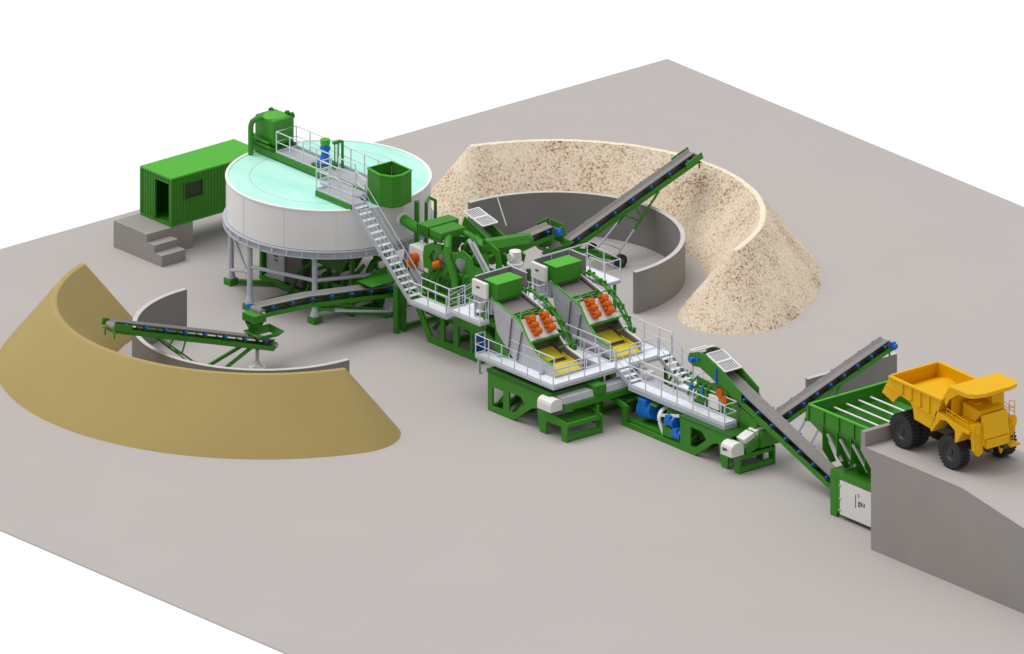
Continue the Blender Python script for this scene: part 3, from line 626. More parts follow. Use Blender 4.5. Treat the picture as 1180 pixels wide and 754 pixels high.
# transfer conveyor to the right bunker
cv = thing('transfer_conveyor', 'short green conveyor with blue head motor feeding the tall stacker', 'conveyor', (-4.2, 4, 0))
conv_at(cv, [(-4.2, 2.6, 2.35), (-4.2, 4.3, 2.6), (-4.2, 6.0, 2.78)], (1, 0, 0), .75, .9, motor=('h', 1))
B().box(-3.9, -3.7, 2.9, 3.1, 0, 2.1).box(-4.7, -4.5, 2.9, 3.1, 0, 2.1).out('leg', 'green', cv)
B().bar((-4.75, 5.6, 2.6), (-4.75, 6.35, 2.7), .06, .6).bar((-3.65, 6.2, 2.5), (-3.65, 6.45, 2.6), .06, .6).box(-4.7, -3.7, 6.4, 6.45, 1.9, 2.9).out('head_chute', 'green', cv)

# main feed conveyor
cv = thing('feed_conveyor', 'long inclined green conveyor climbing from the feed hopper to the wash unit', 'conveyor', (24, -3.05, 0))
A0, A1 = V((30.6, -3.05, .5)), V((18.75, -3.05, 4.72)); dn = (A1 - A0).normalized()
conv_at(cv, [A0, A0.lerp(A1, .5), A1], (0, 1, 0), .8, 1.05, drop=.3, beam=.26)
for y in (-3.62, -2.48):
    B().plate([[(22.4, 3.2), (22.4, 3.75), (21.1, 4.4), (19.6, 4.95), (19.1, 4.98), (18.35, 4.72), (18.2, 4.35), (18.6, 4.1), (19.4, 4.2)]], 'y', y - .03, y + .03).out('head_side_plate', 'green', cv)
lattice(cv, (19.6, -3.56, 4.98), (1.5, 0, -.55), (0, 1.03, 0)); lattice(cv, (18.3, -3.56, 4.8), (.7, 0, .2), (0, 1.03, 0), 1, 6)
mo = B().tube((18.75, -3.66, 4.5), (18.75, -3.95, 4.5), .14, n=12).tube((19.1, -3.66, 4.62), (19.1, -3.8, 4.62), .09, n=12).out('motor', 'blue', cv, True)
B().bar((20.5, -3.7, 3.7), (20.5, -3.7, 4.5), .08).out('sensor_bracket', 'blue', cv)
B().box(21.0, 21.25, -3.6, -3.4, 2.3, 3.75).box(21.0, 21.25, -2.7, -2.5, 2.3, 3.75).out('support_post', 'green', cv)

# oversize discharge conveyor
cv = thing('discharge_conveyor', 'green side conveyor rising past the straight wall behind the feed conveyor', 'conveyor', (22.8, 0, 0))
D0, D1 = V((23.1, -3.6, 1.7)), V((22.43, 5.75, 4.35)); dd = (D1 - D0).normalized(); sdn = V((-dd.y, dd.x, 0)).normalized() * -1
conv_at(cv, [D0, D0.lerp(D1, .5), D1], sdn, .7, .95, motor=('h', 1))
for sg in (-1, 1):
    k0 = D0.lerp(D1, .62) + sdn * sg * .48 - V((0, 0, .4)); k1 = V((23.0, -.4, .1)) + sdn * sg * .6
    mid = k0.lerp(k1, .6); B().bar(k0, mid, .12).out('leg', 'green', cv); B().tube(mid, k1, .06, n=8).out('leg_tube', 'steel', cv, True)
B().bar((21.9, 5.55, 4.0), (22.9, 5.65, 4.0), .07).bar((22.8, 5.65, 4.0), (22.8, 5.7, 3.6), .07).out('belt_scraper', 'green', cv)

# ================================================================== SCREENING UNITS
def frame_shape(x, y0, z_top=2.05, cut=0, e=6.2):
    q = lambda a, b_: (x + a, b_)
    out_ = [q(cut, 0), q(1.97, 0), q(3.45, 1.08), q(3.85, 1.18), q(4.1, 0), q(4.55, 0), q(4.6, .7), q(e - .45, .74), q(e - .4, 0), q(e, 0), q(e, .98), q(4.8, 1.25), q(4.8, z_top), q(cut, z_top)]
    holes = [[q(.36, .32), q(1.2, .32), q(1.2, 1.34), q(.36, 1.34)], [q(1.65, .42), q(2.0, .42), q(2.9, 1.1), q(2.55, 1.45), q(1.65, 1.45)]]
    return out_, (holes if cut == 0 else holes[1:])
def base_frame(x, y0, label, z_top=2.05, cut=0, e=6.2):
    f = thing('base_frame', label, 'frame', (x + 3, y0 + 1.2, 0), 'green machine base frames')
    ol_, hs = frame_shape(x, y0, z_top, cut, e)
    for y in (y0, y0 + 2.25): B().plate([ol_] + hs, 'y', y, y + .1).out('side_frame', 'green', f)
    B().box(x + cut - .05, x + 4.85, y0 - .04, y0 + 2.41, z_top + .002, z_top + (.17 if z_top > 2 else .05)).out('top_frame', 'greendark', f)
    B().box(x + cut, x + cut + .2, y0 + .1, y0 + 2.25, .05, .3).out('cross_beam', 'green', f)
    B().box(x + cut, x + cut + .2, y0 + .1, y0 + 2.25, z_top - .35, z_top - .1).out('cross_beam', 'green', f)
    B().box(x + 1.4, x + 1.6, y0 + .1, y0 + 2.25, .05, .25).out('cross_beam', 'green', f)
    B().box(x + e - .22, x + e - .02, y0 + .1, y0 + 2.25, .06, .34).out('end_beam', 'green', f)
    for k in range(4 if e > 6 else 2): B().box(x + 4.8 + k * .32, x + 4.85 + k * .32, y0 + .1, y0 + 2.25, .8, .95).out('rack_slat', 'green', f)
    B().box(x + e - .22, x + e - .02, y0 + .1, y0 + 2.25, .75, .97).out('rack_slat', 'green', f)
    for k in range(2): B().bar((x + cut + .3 + 1.3 * k, y0 + .3, .3), (x + cut + .5 + 1.3 * k, y0 + 2.0, 1.7), .09).out('brace', 'green', f)
    B().path([(x + 1.0 + cut, y0 + .5, .3), (x + 1.2 + cut, y0 + .9, .9), (x + 2.4, y0 + 1.2, 1.2), (x + 3.4, y0 + 1.3, 1.1)], .1, 8).out('drain_pipe', 'greendark', f, True)
    B().bar((x + 3.3, y0 + .1, 1.3), (x + e - .1, y0 + .1, .75), .1, .12).bar((x + e - .1, y0 + 2.1, .75), (x + e - .1, y0 + 2.1, 1.5), .1).out('rail', 'green', f)
    # hopper under the screen
    B().add([(x + .2 + cut, y0 + .12, z_top), (x + 4.7, y0 + .12, z_top), (x + 4.7, y0 + 2.2, z_top), (x + .2 + cut, y0 + 2.2, z_top), (x + 2.4, y0 + .6, 1.25), (x + 4.5, y0 + .6, 1.2), (x + 4.5, y0 + 1.8, 1.2), (x + 2.4, y0 + 1.8, 1.25)],
            [(0, 1, 5, 4), (1, 2, 6, 5), (2, 3, 7, 6), (3, 0, 4, 7), (4, 5, 6, 7)]).out('underflow_hopper', 'greendark', f)
    return f
f1 = base_frame(8.45, -8.56, 'green steel base frame with cut outs under the front screen, left of the white hood')
f2 = base_frame(18.15, -4.78, 'green steel base frame under the small wash screen by the feed conveyor', 1.78, .85, 5.5)
# long skid of the log washer section belongs to that frame
B().plate([[(14.4, 0), (18.995, 0), (18.995, .26), (14.8, .26), (14.8, 1.1), (12.9, 1.5), (12.9, 1.25), (14.4, .92)]], 'y', -4.78, -4.64).out('skid_rail', 'green', f2)
B().plate([[(14.4, 0), (18.995, 0), (18.995, .26), (14.8, .26), (14.8, 1.1), (12.9, 1.5), (12.9, 1.25), (14.4, .92)]], 'y', -2.6, -2.46).out('skid_rail', 'green', f2)
for x in (14.5, 15.6, 16.7): B().box(x, x + .15, -4.63, -2.61, .06, .24).out('cross_beam', 'green', f2)
f3 = thing('base_frame', 'green steel base frame under the rear screen behind the silver cover tube', 'frame', (10, -3.4, 0), 'green machine base frames')
for y in (-4.6, -2.2):
    B().plate([[(5.5, 0), (12.6, 0), (12.6, 2.2), (5.5, 2.2)], [(5.9, .35), (7.6, .35), (7.6, 1.8), (5.9, 1.8)], [(8.0, .35), (10, .35), (10, 1.8), (8.0, 1.8)], [(10.4, .35), (12.2, .35), (12.2, 1.8), (10.4, 1.8)]], 'y', y, y + .12).out('side_frame', 'green', f3)
for x in (5.6, 9.1, 12.3): B().box(x, x + .2, -4.47, -2.21, .06, .3).out('cross_beam', 'green', f3)
B().plate([[(5.7, 2.2), (12.4, 2.2), (11.5, 1.5), (7, 1.5)]], 'y', -4.3, -2.4).out('underflow_hopper', 'greendark', f3)
for k in range(5): B().bar((12.8 + k * .35, -4.4, 1.0), (12.8 + k * .35, -2.4, 1.25), .1, .1).out('rack_slat', 'green', f3)
f4 = thing('base_frame', 'green steel bracket frame carrying the feed end of the front vibrating screen', 'frame', (6, -7, 0), 'green machine base frames')
for y in (-7.55, -5.7):
    B().plate([[(6.3, 4.2), (6.3, 3.7), (7.6, 3.0), (8.5, 2.225), (9.4, 2.225), (8.6, 3.2), (8.2, 4.2)], [(6.8, 3.95), (6.8, 3.75), (7.8, 3.2), (7.8, 3.95)]], 'y', y, y + .1).out('side_frame', 'green', f4)
B().box(6.3, 6.5, -7.45, -5.7, 3.9, 4.15).box(8.5, 8.7, -7.45, -5.7, 2.3, 2.6).out('cross_beam', 'green', f4)
for x, y in ((6.3, -4.95), (8.0, -4.95)): B().box(x - .1, x + .1, y - .1, y + .1, 0, 4.15).out('column', 'green', f4)
B().box(6.2, 8.1, -5.6, -4.85, 4.0, 4.16).out('cross_beam', 'green', f4)
B().path([(7.35, -7.75, 5.3), (7.3, -7.8, 4.9), (7.3, -7.8, 3.9), (7.0, -7.7, 3.5), (6.6, -7.3, 3.3)], .09, 10).out('drain_pipe', 'green', f4, True)
bl = thing('blue_pump', 'blue barrel shaped pump inside the green frame under the cyclone unit', 'pump', (1.9, -3.7, 0))
B().lathe([(.01, 1.15), (.36, 1.1), (.42, 1.0), (.42, .15), (.36, .05), (.36, 0)], (1.9, -3.7, 0), 18).out('pump_body', 'blue', bl, True)
B().tube((1.9, -3.7, 1.15), (1.9, -3.7, 1.3), .12, n=10).out('pump_neck', 'greenlight', bl, True)

def screen(label):
    """vibrating screen; side planes y=-7.56 and y=-5.72"""
    ya, yb = -7.56, -5.72
    s_ = thing('vibrating_screen', label, 'screen', (9.9, -6.6, 2.3), 'inclined vibrating screens')
    top = [(7.5, 5.42), (8.05, 5.32), (9.04, 5.06), (9.85, 4.78), (10.35, 4.1), (11.2, 3.46), (12.4, 3.22)]
    out_ = top + [(12.4, 2.7), (10.6, 2.5), (9.3, 2.68), (7.95, 3.8)]
    for y, mt in ((ya, 'plate'), (yb, 'plate')):
        p_ = B().plate([out_], 'y', y, y + .05).out('side_plate', mt, s_)
        yo = y - .06 if y == ya else y + .05
        b_ = B()
        for i in range(len(top) - 1): b_.bar((top[i][0], y + .025, top[i][1] + .02), (top[i + 1][0], y + .025, top[i + 1][1] + .02), .09, .05)
        b_.out('top_rail', 'greenlight' if y == ya else 'cabwhite', p_)
        for xa, za, xb, zb in ((9.2, 4.9, 8.9, 2.9), (10.0, 4.4, 9.6, 2.75)): B().bar((xa, yo, za), (xb, yo, zb), .05, .05).out('rib', 'darkplate', p_)
        for i in range(7):
            B().tube((8.0 + i * .25, yo + .05, 4.9 - i * .1), (8.0 + i * .25, yo, 4.9 - i * .1), .03, n=6).out('bolt', 'steel', p_)
    B().bar((7.5, ya + .02, 5.44), (7.5, yb + .05, 5.44), .1, .1).out('rear_rail', 'cabwhite', s_)
    w_ = (ya + .06, yb - .01)
    # inner dark lining of the far side plate
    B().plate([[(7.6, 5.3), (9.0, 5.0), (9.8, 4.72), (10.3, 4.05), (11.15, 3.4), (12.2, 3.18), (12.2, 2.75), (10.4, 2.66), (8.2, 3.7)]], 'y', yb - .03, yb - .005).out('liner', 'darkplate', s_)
    B().add([(7.55, w_[0], 5.22), (9.0, w_[0], 4.84), (9.0, w_[1] - .03, 4.84), (7.55, w_[1] - .03, 5.22)] + [(7.55, w_[0], 5.18), (9.0, w_[0], 4.8), (9.0, w_[1] - .03, 4.8), (7.55, w_[1] - .03, 5.18)],
            [(0, 1, 2, 3), (7, 6, 5, 4), (0, 4, 5, 1), (1, 5, 6, 2), (2, 6, 7, 3), (3, 7, 4, 0)]).out('feed_plate', 'plate2', s_)
    for x, z in ((9.05, 4.98), (9.35, 4.85), (9.65, 4.7)): B().bar((x, w_[0], z), (x, w_[1], z), .09, .09).out('cross_tube', 'green', s_)
    # lower dark deck
    B().bar((8.6, (ya + yb) / 2, 3.75), (11.5, (ya + yb) / 2, 2.66), yb - ya - .12, .06).out('lower_deck', 'darkplate', s_)
    # motor bridge
    br_ = B().plate([[(9.72, 4.92), (10.62, 4.0), (10.55, 3.92), (9.65, 4.84)]], 'y', w_[0], w_[1] - .03).out('motor_bridge', 'cabwhite', s_)
    B().bar((10.66, w_[0], 4.0), (10.66, w_[1], 4.0), .1, .1).out('cross_tube', 'green', s_)
    dn_ = V((.7, 0, -.715)); nn = V((.715, 0, .7))
    for yc in (-7.05, -6.17):
        cc = V((10.1, yc, 4.53)) + nn * .27
        mo_ = B()
        for k in (-1, 0, 1):
            mo_.tube(cc + dn_ * .37 * k + V((0, -.19, 0)), cc + dn_ * .37 * k + V((0, .19, 0)), .17, n=14)
        for k in (-.5, .5): mo_.bar(cc + dn_ * .37 * k + V((0, -.12, 0)), cc + dn_ * .37 * k + V((0, .12, 0)), .2, .2, side=(1, 0, 0))
        for k in (-.42, .42): mo_.bar(cc + dn_ * k * .8 + V((0, -.13, 0)), cc + dn_ * k * .8 + V((0, .13, 0)), .26, .3, side=(.7, 0, -.715))
        mo_.bar(cc - dn_ * .52 - nn * .12, cc + dn_ * .52 - nn * .12, .26, .3, side=(0, 1, 0))
        mo = mo_.out('vibrator_motor', 'orange', br_, True)
        for k in range(5): B().bar(cc + dn_ * (.24 * k - .5) + V((0, -.24, 0)) - nn * .12, cc + dn_ * (.24 * k - .5) + V((0, -.24, 0)) + nn * .06, .1, .12).out('bolt', 'orange', mo)
    # spray bar and green hood frame round the motors
    B().path([(9.75, ya + .03, 4.9), (9.6, ya + .2, 5.25), (9.6, ya + .55, 5.3), (9.7, ya + .9, 5.1)], .045, 8).out('spray_pipe', 'greenlight', s_, True)
    B().add([(10.7, w_[0], 3.9), (10.7, w_[1] - .03, 3.9), (10.6, w_[1] - .03, 3.66), (10.6, w_[0], 3.66)], [(0, 1, 2, 3)]).out('rubber_curtain', 'darkin', s_)
    # yellow decks
    B().bar((10.15, (ya + yb) / 2, 3.22), (11.1, (ya + yb) / 2, 2.95), yb - ya - .14, .06).out('screen_panel', 'yellow', s_)
    B().bar((11.36, (ya + yb) / 2, 2.84), (12.47, (ya + yb) / 2, 2.74), yb - ya - .14, .06).out('screen_panel', 'yellow', s_)
    B().plate([[(10.9, 3.15), (12.2, 2.95), (12.3, 2.8), (11.2, 2.85)]], 'y', yb - .08, yb - .035).out('side_liner', 'yellow', s_)
    B().bar((12.45, ya - .02, 3.0), (12.45, yb + .05, 3.0), .08, .08).out('lip_rail', 'steel', s_)
    B().box(12.4, 12.44, ya, yb, 2.35, 2.68).out('discharge_apron', 'plate', s_)
    # water pipes along the far side
    B().path([(7.6, yb + .15, 5.55), (8.2, yb + .25, 5.55), (9.0, yb + .3, 5.3), (10.0, yb + .3, 4.75), (10.5, yb + .3, 4.2), (11.2, yb + .3, 3.55), (11.5, yb + .3, 3.0)], .07, 8).path([(8.0, yb + .45, 5.5), (9.2, yb + .5, 5.2), (10.2, yb + .5, 4.6), (11.0, yb + .5, 3.7), (11.2, yb + .5, 2.9)], .05, 8).out('water_pipe', 'green', s_, True)
    for i, (x, z) in enumerate(((8.0, 5.55), (8.9, 5.35), (9.6, 5.0), (10.3, 4.5), (10.8, 4.0), (11.2, 3.5))):
        vo = B().path([(x, yb + .3, z), (x, yb, z + .12), (x, yb - (.5 if i > 1 else .2), z + .05)], .035, 6).out('spray_branch', 'green', s_, True)
        B().tube((x, yb + .3, z - .12), (x, yb + .3, z + .15), .1, n=8).out('valve', 'green', vo, True)
        B().tube((x + .1, yb + .5, z - .25), (x + .1, yb + .5, z + .02), .08, n=8).out('valve', 'green', vo, True)
    # coil seats
    for x in (8.3, 11.6):
        for y in (ya - .15, yb + .2): B().lathe([(.12, 2.3), (.12, 2.75), (.01, 2.76)], (x, y, 0), 12).out('spring', 'steel', s_, True)
    return s_
mat('plate2', (0.27, 0.245, 0.24), 0.6, noise=0.05)
s1 = screen('inclined vibrating screen with orange motors and yellow decks, nearer the viewer')
s2 = dup(s1, (0, 3.84, 0), 'inclined vibrating screen with orange motors and yellow decks, farther back beside the walkway')

def feedbox(label):
    s_ = thing('feed_box', label, 'feed box', (7.4, -6.6, 5.35), 'green feed boxes over the screens')
    B().box(6.93, 7.92, -7.5, -5.9, 5.42, 6.27).out('box_body', 'green', s_, bevel=.02)
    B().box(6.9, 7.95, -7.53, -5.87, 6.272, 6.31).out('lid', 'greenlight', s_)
    B().box(6.88, 7.97, -7.55, -5.85, 5.36, 5.42).out('base_flange', 'greendark', s_)
    B().box(6.3, 6.36, -7.6, -5.3, 4.6, 6.3).out('bin_wall', 'plate2', s_); B().box(6.36, 7.6, -5.36, -5.3, 4.6, 6.3).out('bin_wall', 'plate2', s_)
    B().box(6.36, 7.6, -7.6, -7.545, 4.6, 5.4).out('bin_wall', 'plate', s_); B().box(6.36, 7.6, -7.54, -5.37, 4.6, 4.65).out('bin_floor', 'plate2', s_)
    B().box(6.28, 6.38, -7.62, -5.28, 6.302, 6.34).box(6.385, 7.62, -5.38, -5.28, 6.302, 6.34).out('bin_rim', 'steel', s_)
    return s_
b1 = feedbox('bright green box on the feed end of the front vibrating screen'); dup(b1, (0, 3.84, 0), 'bright green box on the feed end of the rear vibrating screen')
def ctrl(label):
    s_ = thing('control_cabinet', label, 'cabinet', (6.95, -7.85, 4.3), 'white control cabinets')
    cb = B().box(6.38, 7.5, -7.9, -7.7, 5.45, 6.28).out('cabinet_body', 'cabwhite', s_, bevel=.04)
    B().box(6.5, 6.6, -7.85, -7.75, 4.32, 5.4).box(7.3, 7.4, -7.85, -7.75, 4.32, 5.4).out('stand', 'steel', s_)
    text('gau', .2, (6.75, -7.908, 5.92), (R(90), 0, 0), 'black', cb)
    return s_
k1 = ctrl('white control cabinet at the railing beside the front feed box'); dup(k1, (0, 3.84, 0), 'white control cabinet at the railing beside the rear feed box')
def feedplat(label, extra=False):
    s_ = thing('service_platform', label, 'platform', (6, -7.6, 4.2), 'small railed feed platforms')
    deck(s_, [[(5.0, -8.25), (7.45, -8.25), (7.45, -7.65), (6.2, -7.65), (6.2, -5.4), (5.0, -5.4)]], 4.28)
    railing(s_, [(7.45, -7.7, 4.28), (7.45, -8.25, 4.28), (5.0, -8.25, 4.28), (5.0, -7.2, 4.28)], 1.08, .85)
    for x in (5.2, 7.2): B().bar((x, -8.1, 4.15), (x, -7.62, 3.5), .08).out('bracket', 'green', s_)
    return s_
p1 = feedplat('small railed steel platform around the white cabinet of the front screen')
dup(p1, (0, 3.84, 0), 'small railed steel platform between the two vibrating screens at their feed ends')
# railing cage at the back of the rear feed box
s_ = thing('service_platform', 'railed steel platform behind the rear green feed box', 'platform', (7.4, -1.2, 4.6))
deck(s_, [[(6.4, -1.4), (9.0, -1.4), (9.0, -.4), (6.4, -.4)]], 5.2); railing(s_, [(6.4, -3.9, 5.3), (6.4, -.4, 5.3), (9.0, -.4, 5.2), (9.0, -1.4, 5.2), (7.8, -1.4, 5.2)], 1.1, 1.1, toe=False)
for x in (6.6, 8.8): B().bar((x, -.6, 0), (x, -.6, 5.05), .12).out('leg', 'green', s_)

# main L shaped walkway
PZ = 2.6
wk = thing('walkway', 'white grated L shaped walkway with railings wrapping round both vibrating screens', 'walkway', (12, -5, 2.4))
deck(wk, [[(7.3, -8.4), (13.4, -8.4), (13.4, -.65), (12.45, -.65), (12.45, -7.55), (7.3, -7.55)]], PZ)
deck(wk, [[(8.6, -4.7), (12.4, -4.7), (12.4, -3.95), (8.6, -3.95)]], PZ)
deck(wk, [[(8.6, -1.75), (12.4, -1.75), (12.4, -.8), (8.6, -.8)]], PZ)
railing(wk, [(7.3, -7.8, PZ), (7.3, -8.4, PZ), (13.4, -8.4, PZ), (13.4, -4.35, PZ)], 1.08, 1.02)
railing(wk, [(13.4, -3.4, PZ), (13.4, -1.6, PZ)], 1.08, .95)
railing(wk, [(12.45, -7.55, PZ), (8.9, -7.55, PZ)], 1.08, 1.2)
railing(wk, [(12.5, -5.5, PZ), (12.5, -4.7, PZ), (9.0, -4.7, PZ)], 1.08, 1.1); railing(wk, [(9.0, -3.95, PZ), (12.5, -3.95, PZ)], 1.08, 1.1)
railing(wk, [(9.0, -.8, PZ), (12.45, -.7, PZ), (13.4, -.65, PZ)], 1.08, 1.1)
B().bar((7.45, -8.3, PZ - .1), (7.45, -8.3, PZ - .95), .12).box(7.3, 7.6, -8.45, -8.15, PZ - .98, PZ - .95).out('hanger_leg', 'steel', wk)
for x, y in ((13.2, -5.6), (13.2, -2.9), (13.2, -.9), (9, -.95)): B().box(x - .08, x + .08, y - .08, y + .08, 0, PZ - .18).out('leg', 'green', wk)
# short stair and the second walkway
w2 = thing('walkway', 'lower straight steel walkway with railings above the blue motors', 'walkway', (18, -3.8, 2.0))
stairs(w2, 13.45, 2.6, 14.5, 2.08, -4.3, -3.5, 3, h=1.0)
deck(w2, [[(14.5, -4.42), (22.05, -4.42), (22.05, -3.62), (14.5, -3.62)]], 2.08, .22)
railing(w2, [(14.6, -4.42, 2.08), (22.05, -4.42, 2.08), (22.05, -3.62, 2.08)], 1.08, 1.25); railing(w2, [(22.05, -3.62, 2.08), (14.6, -3.62, 2.08)], 1.08, 1.25)
for x in (15.4, 18.6): B().box(x - .07, x + .07, -3.9, -3.76, .26, 1.9).out('support_post', 'green', w2)
w3 = thing('access_stair', 'short steel stair and landing between the walkway and the lattice covered conveyor head', 'stairs', (15, -1.2, 0))
stairs(w3, 13.45, 2.6, 15.1, 1.65, -1.55, -.75, 5, h=1.0)
deck(w3, [[(15.1, -1.75), (16.7, -1.75), (16.7, -.7), (15.1, -.7)]], 1.6); railing(w3, [(15.1, -.7, 1.6), (16.7, -.7, 1.6), (16.7, -1.75, 1.6)], 1.05, 1.0)
for x in (15.3, 16.5): B().box(x - .05, x + .05, -1.2, -1.1, 0, 1.45).out('leg', 'steel', w3)

# silver covered collecting conveyor with hood (front) and a hood at the wash unit
cv = thing('collecting_conveyor', 'silver covered cross conveyor with white end hood running under the white walkway', 'conveyor', (14, -6, 0))
def hood(par, x0, x1, y0, y1, z0, z1, nm='end_hood'):
    r = (y1 - y0) / 2; pr = [(y0, z0), (y1, z0)] + [(y0 + r + r * math.cos(t) * 1.0, z1 - r * .7 + r * .7 * math.sin(t)) for t in [i * math.pi / 6 for i in range(7)]]
    return B().plate([pr], 'x', x0, x1).out(nm, 'cabwhite', par, bevel=.03)
hood(cv, 12.78, 13.85, -8.95, -8.15, 1.45, 2.1)
B().plate([[(13.1, 1.75), (13.95, 1.75), (13.85, 2.05), (13.2, 2.05)]], 'y', -8.14, -6.2).out('cover', 'plate', cv); B().plate([[(13.1, 1.75), (13.95, 1.75), (13.85, 2.05), (13.2, 2.05)]], 'y', -5.4, -2.4).out('cover', 'plate', cv)
B().box(13.0, 14.05, -8.1, -2.3, 1.4, 1.72).out('trough', 'green', cv); B().box(13.05, 14.0, -6.15, -5.45, 1.75, 2.25).out('inlet_chute', 'green', cv)
B().box(13.15, 13.9, -2.9, -2.2, 1.75, 2.15).out('drive_box', 'cabwhite', cv, bevel=.04)
B().box(13.2, 13.35, -3.2, -3.05, 0, 1.4).box(13.2, 13.35, -6.3, -6.15, .9, 1.4).out('leg', 'green', cv)
hd = thing('drive_hood', 'white rounded drive hood with dark mark at the foot of the small wash screen', 'hood', (23.2, -5, 1.0))
h_ = hood(hd, 22.78, 23.65, -5.3, -4.45, .98, 1.7); text('gau', .28, (22.95, -5.31, 1.28), (R(90), 0, 0), 'black', h_)
for k in range(2): B().bar((23.3, -4.4 + k * .75, 1.62 + k * .26), (23.3, -3.75 + k * .75, 1.86 + k * .26), .62, .28, side=(1, 0, 0)).out('tube_cover', 'cabwhite', hd)
B().bar((23.3, -4.4, 1.35), (23.15, -2.3, 2.1), .8, .12, side=(1, 0, 0)).bar((22.9, -4.4, 1.2), (22.9, -2.3, 1.9), .08, .5).bar((23.7, -4.4, 1.2), (23.7, -2.3, 1.9), .08, .5).out('trough', 'green', hd)

cl = thing('spray_pump', 'green pump and pipe bundle standing under the white walkway behind the front base frame', 'pump', (14.2, -1.9, 0))
B().tube((13.9, -1.9, .9), (14.9, -1.9, .9), .38, n=16).out('pump_casing', 'green', cl, True)
for i in range(4): B().path([(13.6 + i * .35, -3.2, .5), (13.6 + i * .35, -2.2, 1.0 + .15 * i), (13.7 + i * .35, -1.2, 1.2), (13.8 + i * .35, -.6, 2.0)], .07, 8).out('pipe', 'green', cl, True)
B().box(13.5, 15.2, -2.3, -2.15, .05, .25).box(13.5, 15.2, -1.6, -1.45, .05, .25).box(13.5, 13.65, -2.15, -1.6, .05, .25).box(15.05, 15.2, -2.15, -1.6, .05, .25).out('skid', 'green', cl)
B().box(13.8, 15.0, -2.1, -1.7, .25, .55).out('mount', 'greendark', cl)
# log washer drive: blue motors, white belt guard
lw = thing('scrubber_drive', 'blue motors and white hoop shaped belt guard of the scrubber under the lower walkway', 'motor', (16.8, -4.2, 0))
B().tube((15.2, -4.0, .95), (16.2, -4.0, 1.1), .5, n=18).out('motor', 'blue', lw, True)
B().box(15.3, 15.9, -4.5, -4.1, 1.1, 1.65).out('terminal_box', 'blue', lw, bevel=.04)
B().lathe([(.6, 0), (.68, 0), (.68, .5), (.6, .5)], (16.15, -4.0, 1.0), 20, 'x', R(-10), R(130)).out('guard', 'green', lw, True)
B().lathe([(.42, 0), (.5, 0), (.5, .22), (.42, .22), (.42, 0)], (16.9, -4.05, 1.05), 28, 'x').out('belt_guard', 'rimwhite', lw, True)
B().bar((17.15, -4.5, 1.25), (18.6, -4.5, 1.62), .08, .14).bar((17.15, -4.6, .9), (17.5, -4.6, .35), .1, .16).bar((17.15, -3.9, 1.5), (18.8, -3.9, 1.6), .3, .1).out('belt_guard', 'rimwhite', lw)
for x, z, r in ((17.75, 1.15, .3), (18.3, .6, .3)):
    B().tube((x - .1, -4.45, z), (x + .55, -4.45, z), r, n=16).out('motor', 'blue', lw, True); B().box(x, x + .35, -4.75, -4.3, z - .1, z + .35).out('terminal_box', 'blue', lw, bevel=.03)
B().box(14.9, 18.9, -4.6, -3.4, .24, .36).box(17.5, 18.2, -4.7, -4.2, .36, .85).out('drive_base', 'green', lw)
B().tube((17.3, -3.6, 1.2), (22.0, -3.4, 1.4), .72, n=20).out('scrubber_shell', 'green', lw, True)

# small wash screen with lattice box etc.
ws = thing('wash_screen', 'small green wash screen with orange motor and yellow deck beside the lower walkway', 'screen', (20.5, -3, 2.2))
for y in (-3.55, -2.1): B().plate([[(18.8, 2.3), (23.4, 2.0), (23.6, 2.5), (21.8, 3.0), (20.2, 3.5), (18.8, 3.6)]], 'y', y, y + .05).out('side_plate', 'green', ws)
B().bar((21.9, -2.8, 2.72), (23.7, -2.8, 2.35), 1.3, .06).out('screen_panel', 'yellow', ws)
B().bar((19.2, -2.8, 3.1), (21.8, -2.8, 2.75), 1.3, .06).out('feed_plate', 'darkplate', ws)
B().box(19.9, 20.7, -3.72, -3.5, 2.3, 3.0).out('motor_bridge', 'cabwhite', ws, bevel=.05)
B().tube((20.75, -3.72, 3.25), (20.75, -3.3, 3.25), .24, n=14).tube((21.1, -3.72, 3.0), (21.1, -3.3, 3.0), .22, n=14).out('vibrator_motor', 'orange', ws, True)
for i in range(4): B().path([(18.3 + i * .42, -3.7, 2.5), (18.6 + i * .42, -3.75, 3.2), (18.7 + i * .42, -3.4, 3.5)], .06, 6).out('spray_pipe', 'green', ws, True)
B().path([(18.2, -3.72, 3.1), (19.9, -3.72, 2.95)], .09, 8).out('spray_main', 'green', ws, True)
B().tube((18.8, -3.9, 2.9), (18.8, -3.9, 3.25), .1, n=8).tube((19.6, -3.85, 2.9), (19.6, -3.85, 3.3), .08, n=8).out('valve', 'blue', ws, True)
B().plate([[(18.4, 2.25), (23.9, 2.0), (23.9, 1.2), (22.6, .7), (20, .9)]], 'y', -3.5, -2.2).out('sump', 'green', ws)
# grey machinery between walkways
gm = thing('sand_screw', 'grey covered sand screw between the white walkway and the lower walkway', 'machine', (16, -2.6, 0))
B().plate([[(13.9, 1.75), (18.3, 1.55), (18.3, 1.2), (13.9, 1.4)]], 'y', -3.3, -2.3).out('cover', 'plate', gm); B().box(14.0, 18.3, -3.4, -2.2, .7, 1.18).out('trough', 'greendark', gm)
B().box(14.3, 14.5, -3.3, -3.1, 0, .7).box(17.8, 18, -3.3, -3.1, 0, .7).box(14.3, 14.5, -2.5, -2.3, 0, .7).box(17.8, 18, -2.5, -2.3, 0, .7).out('leg', 'green', gm)

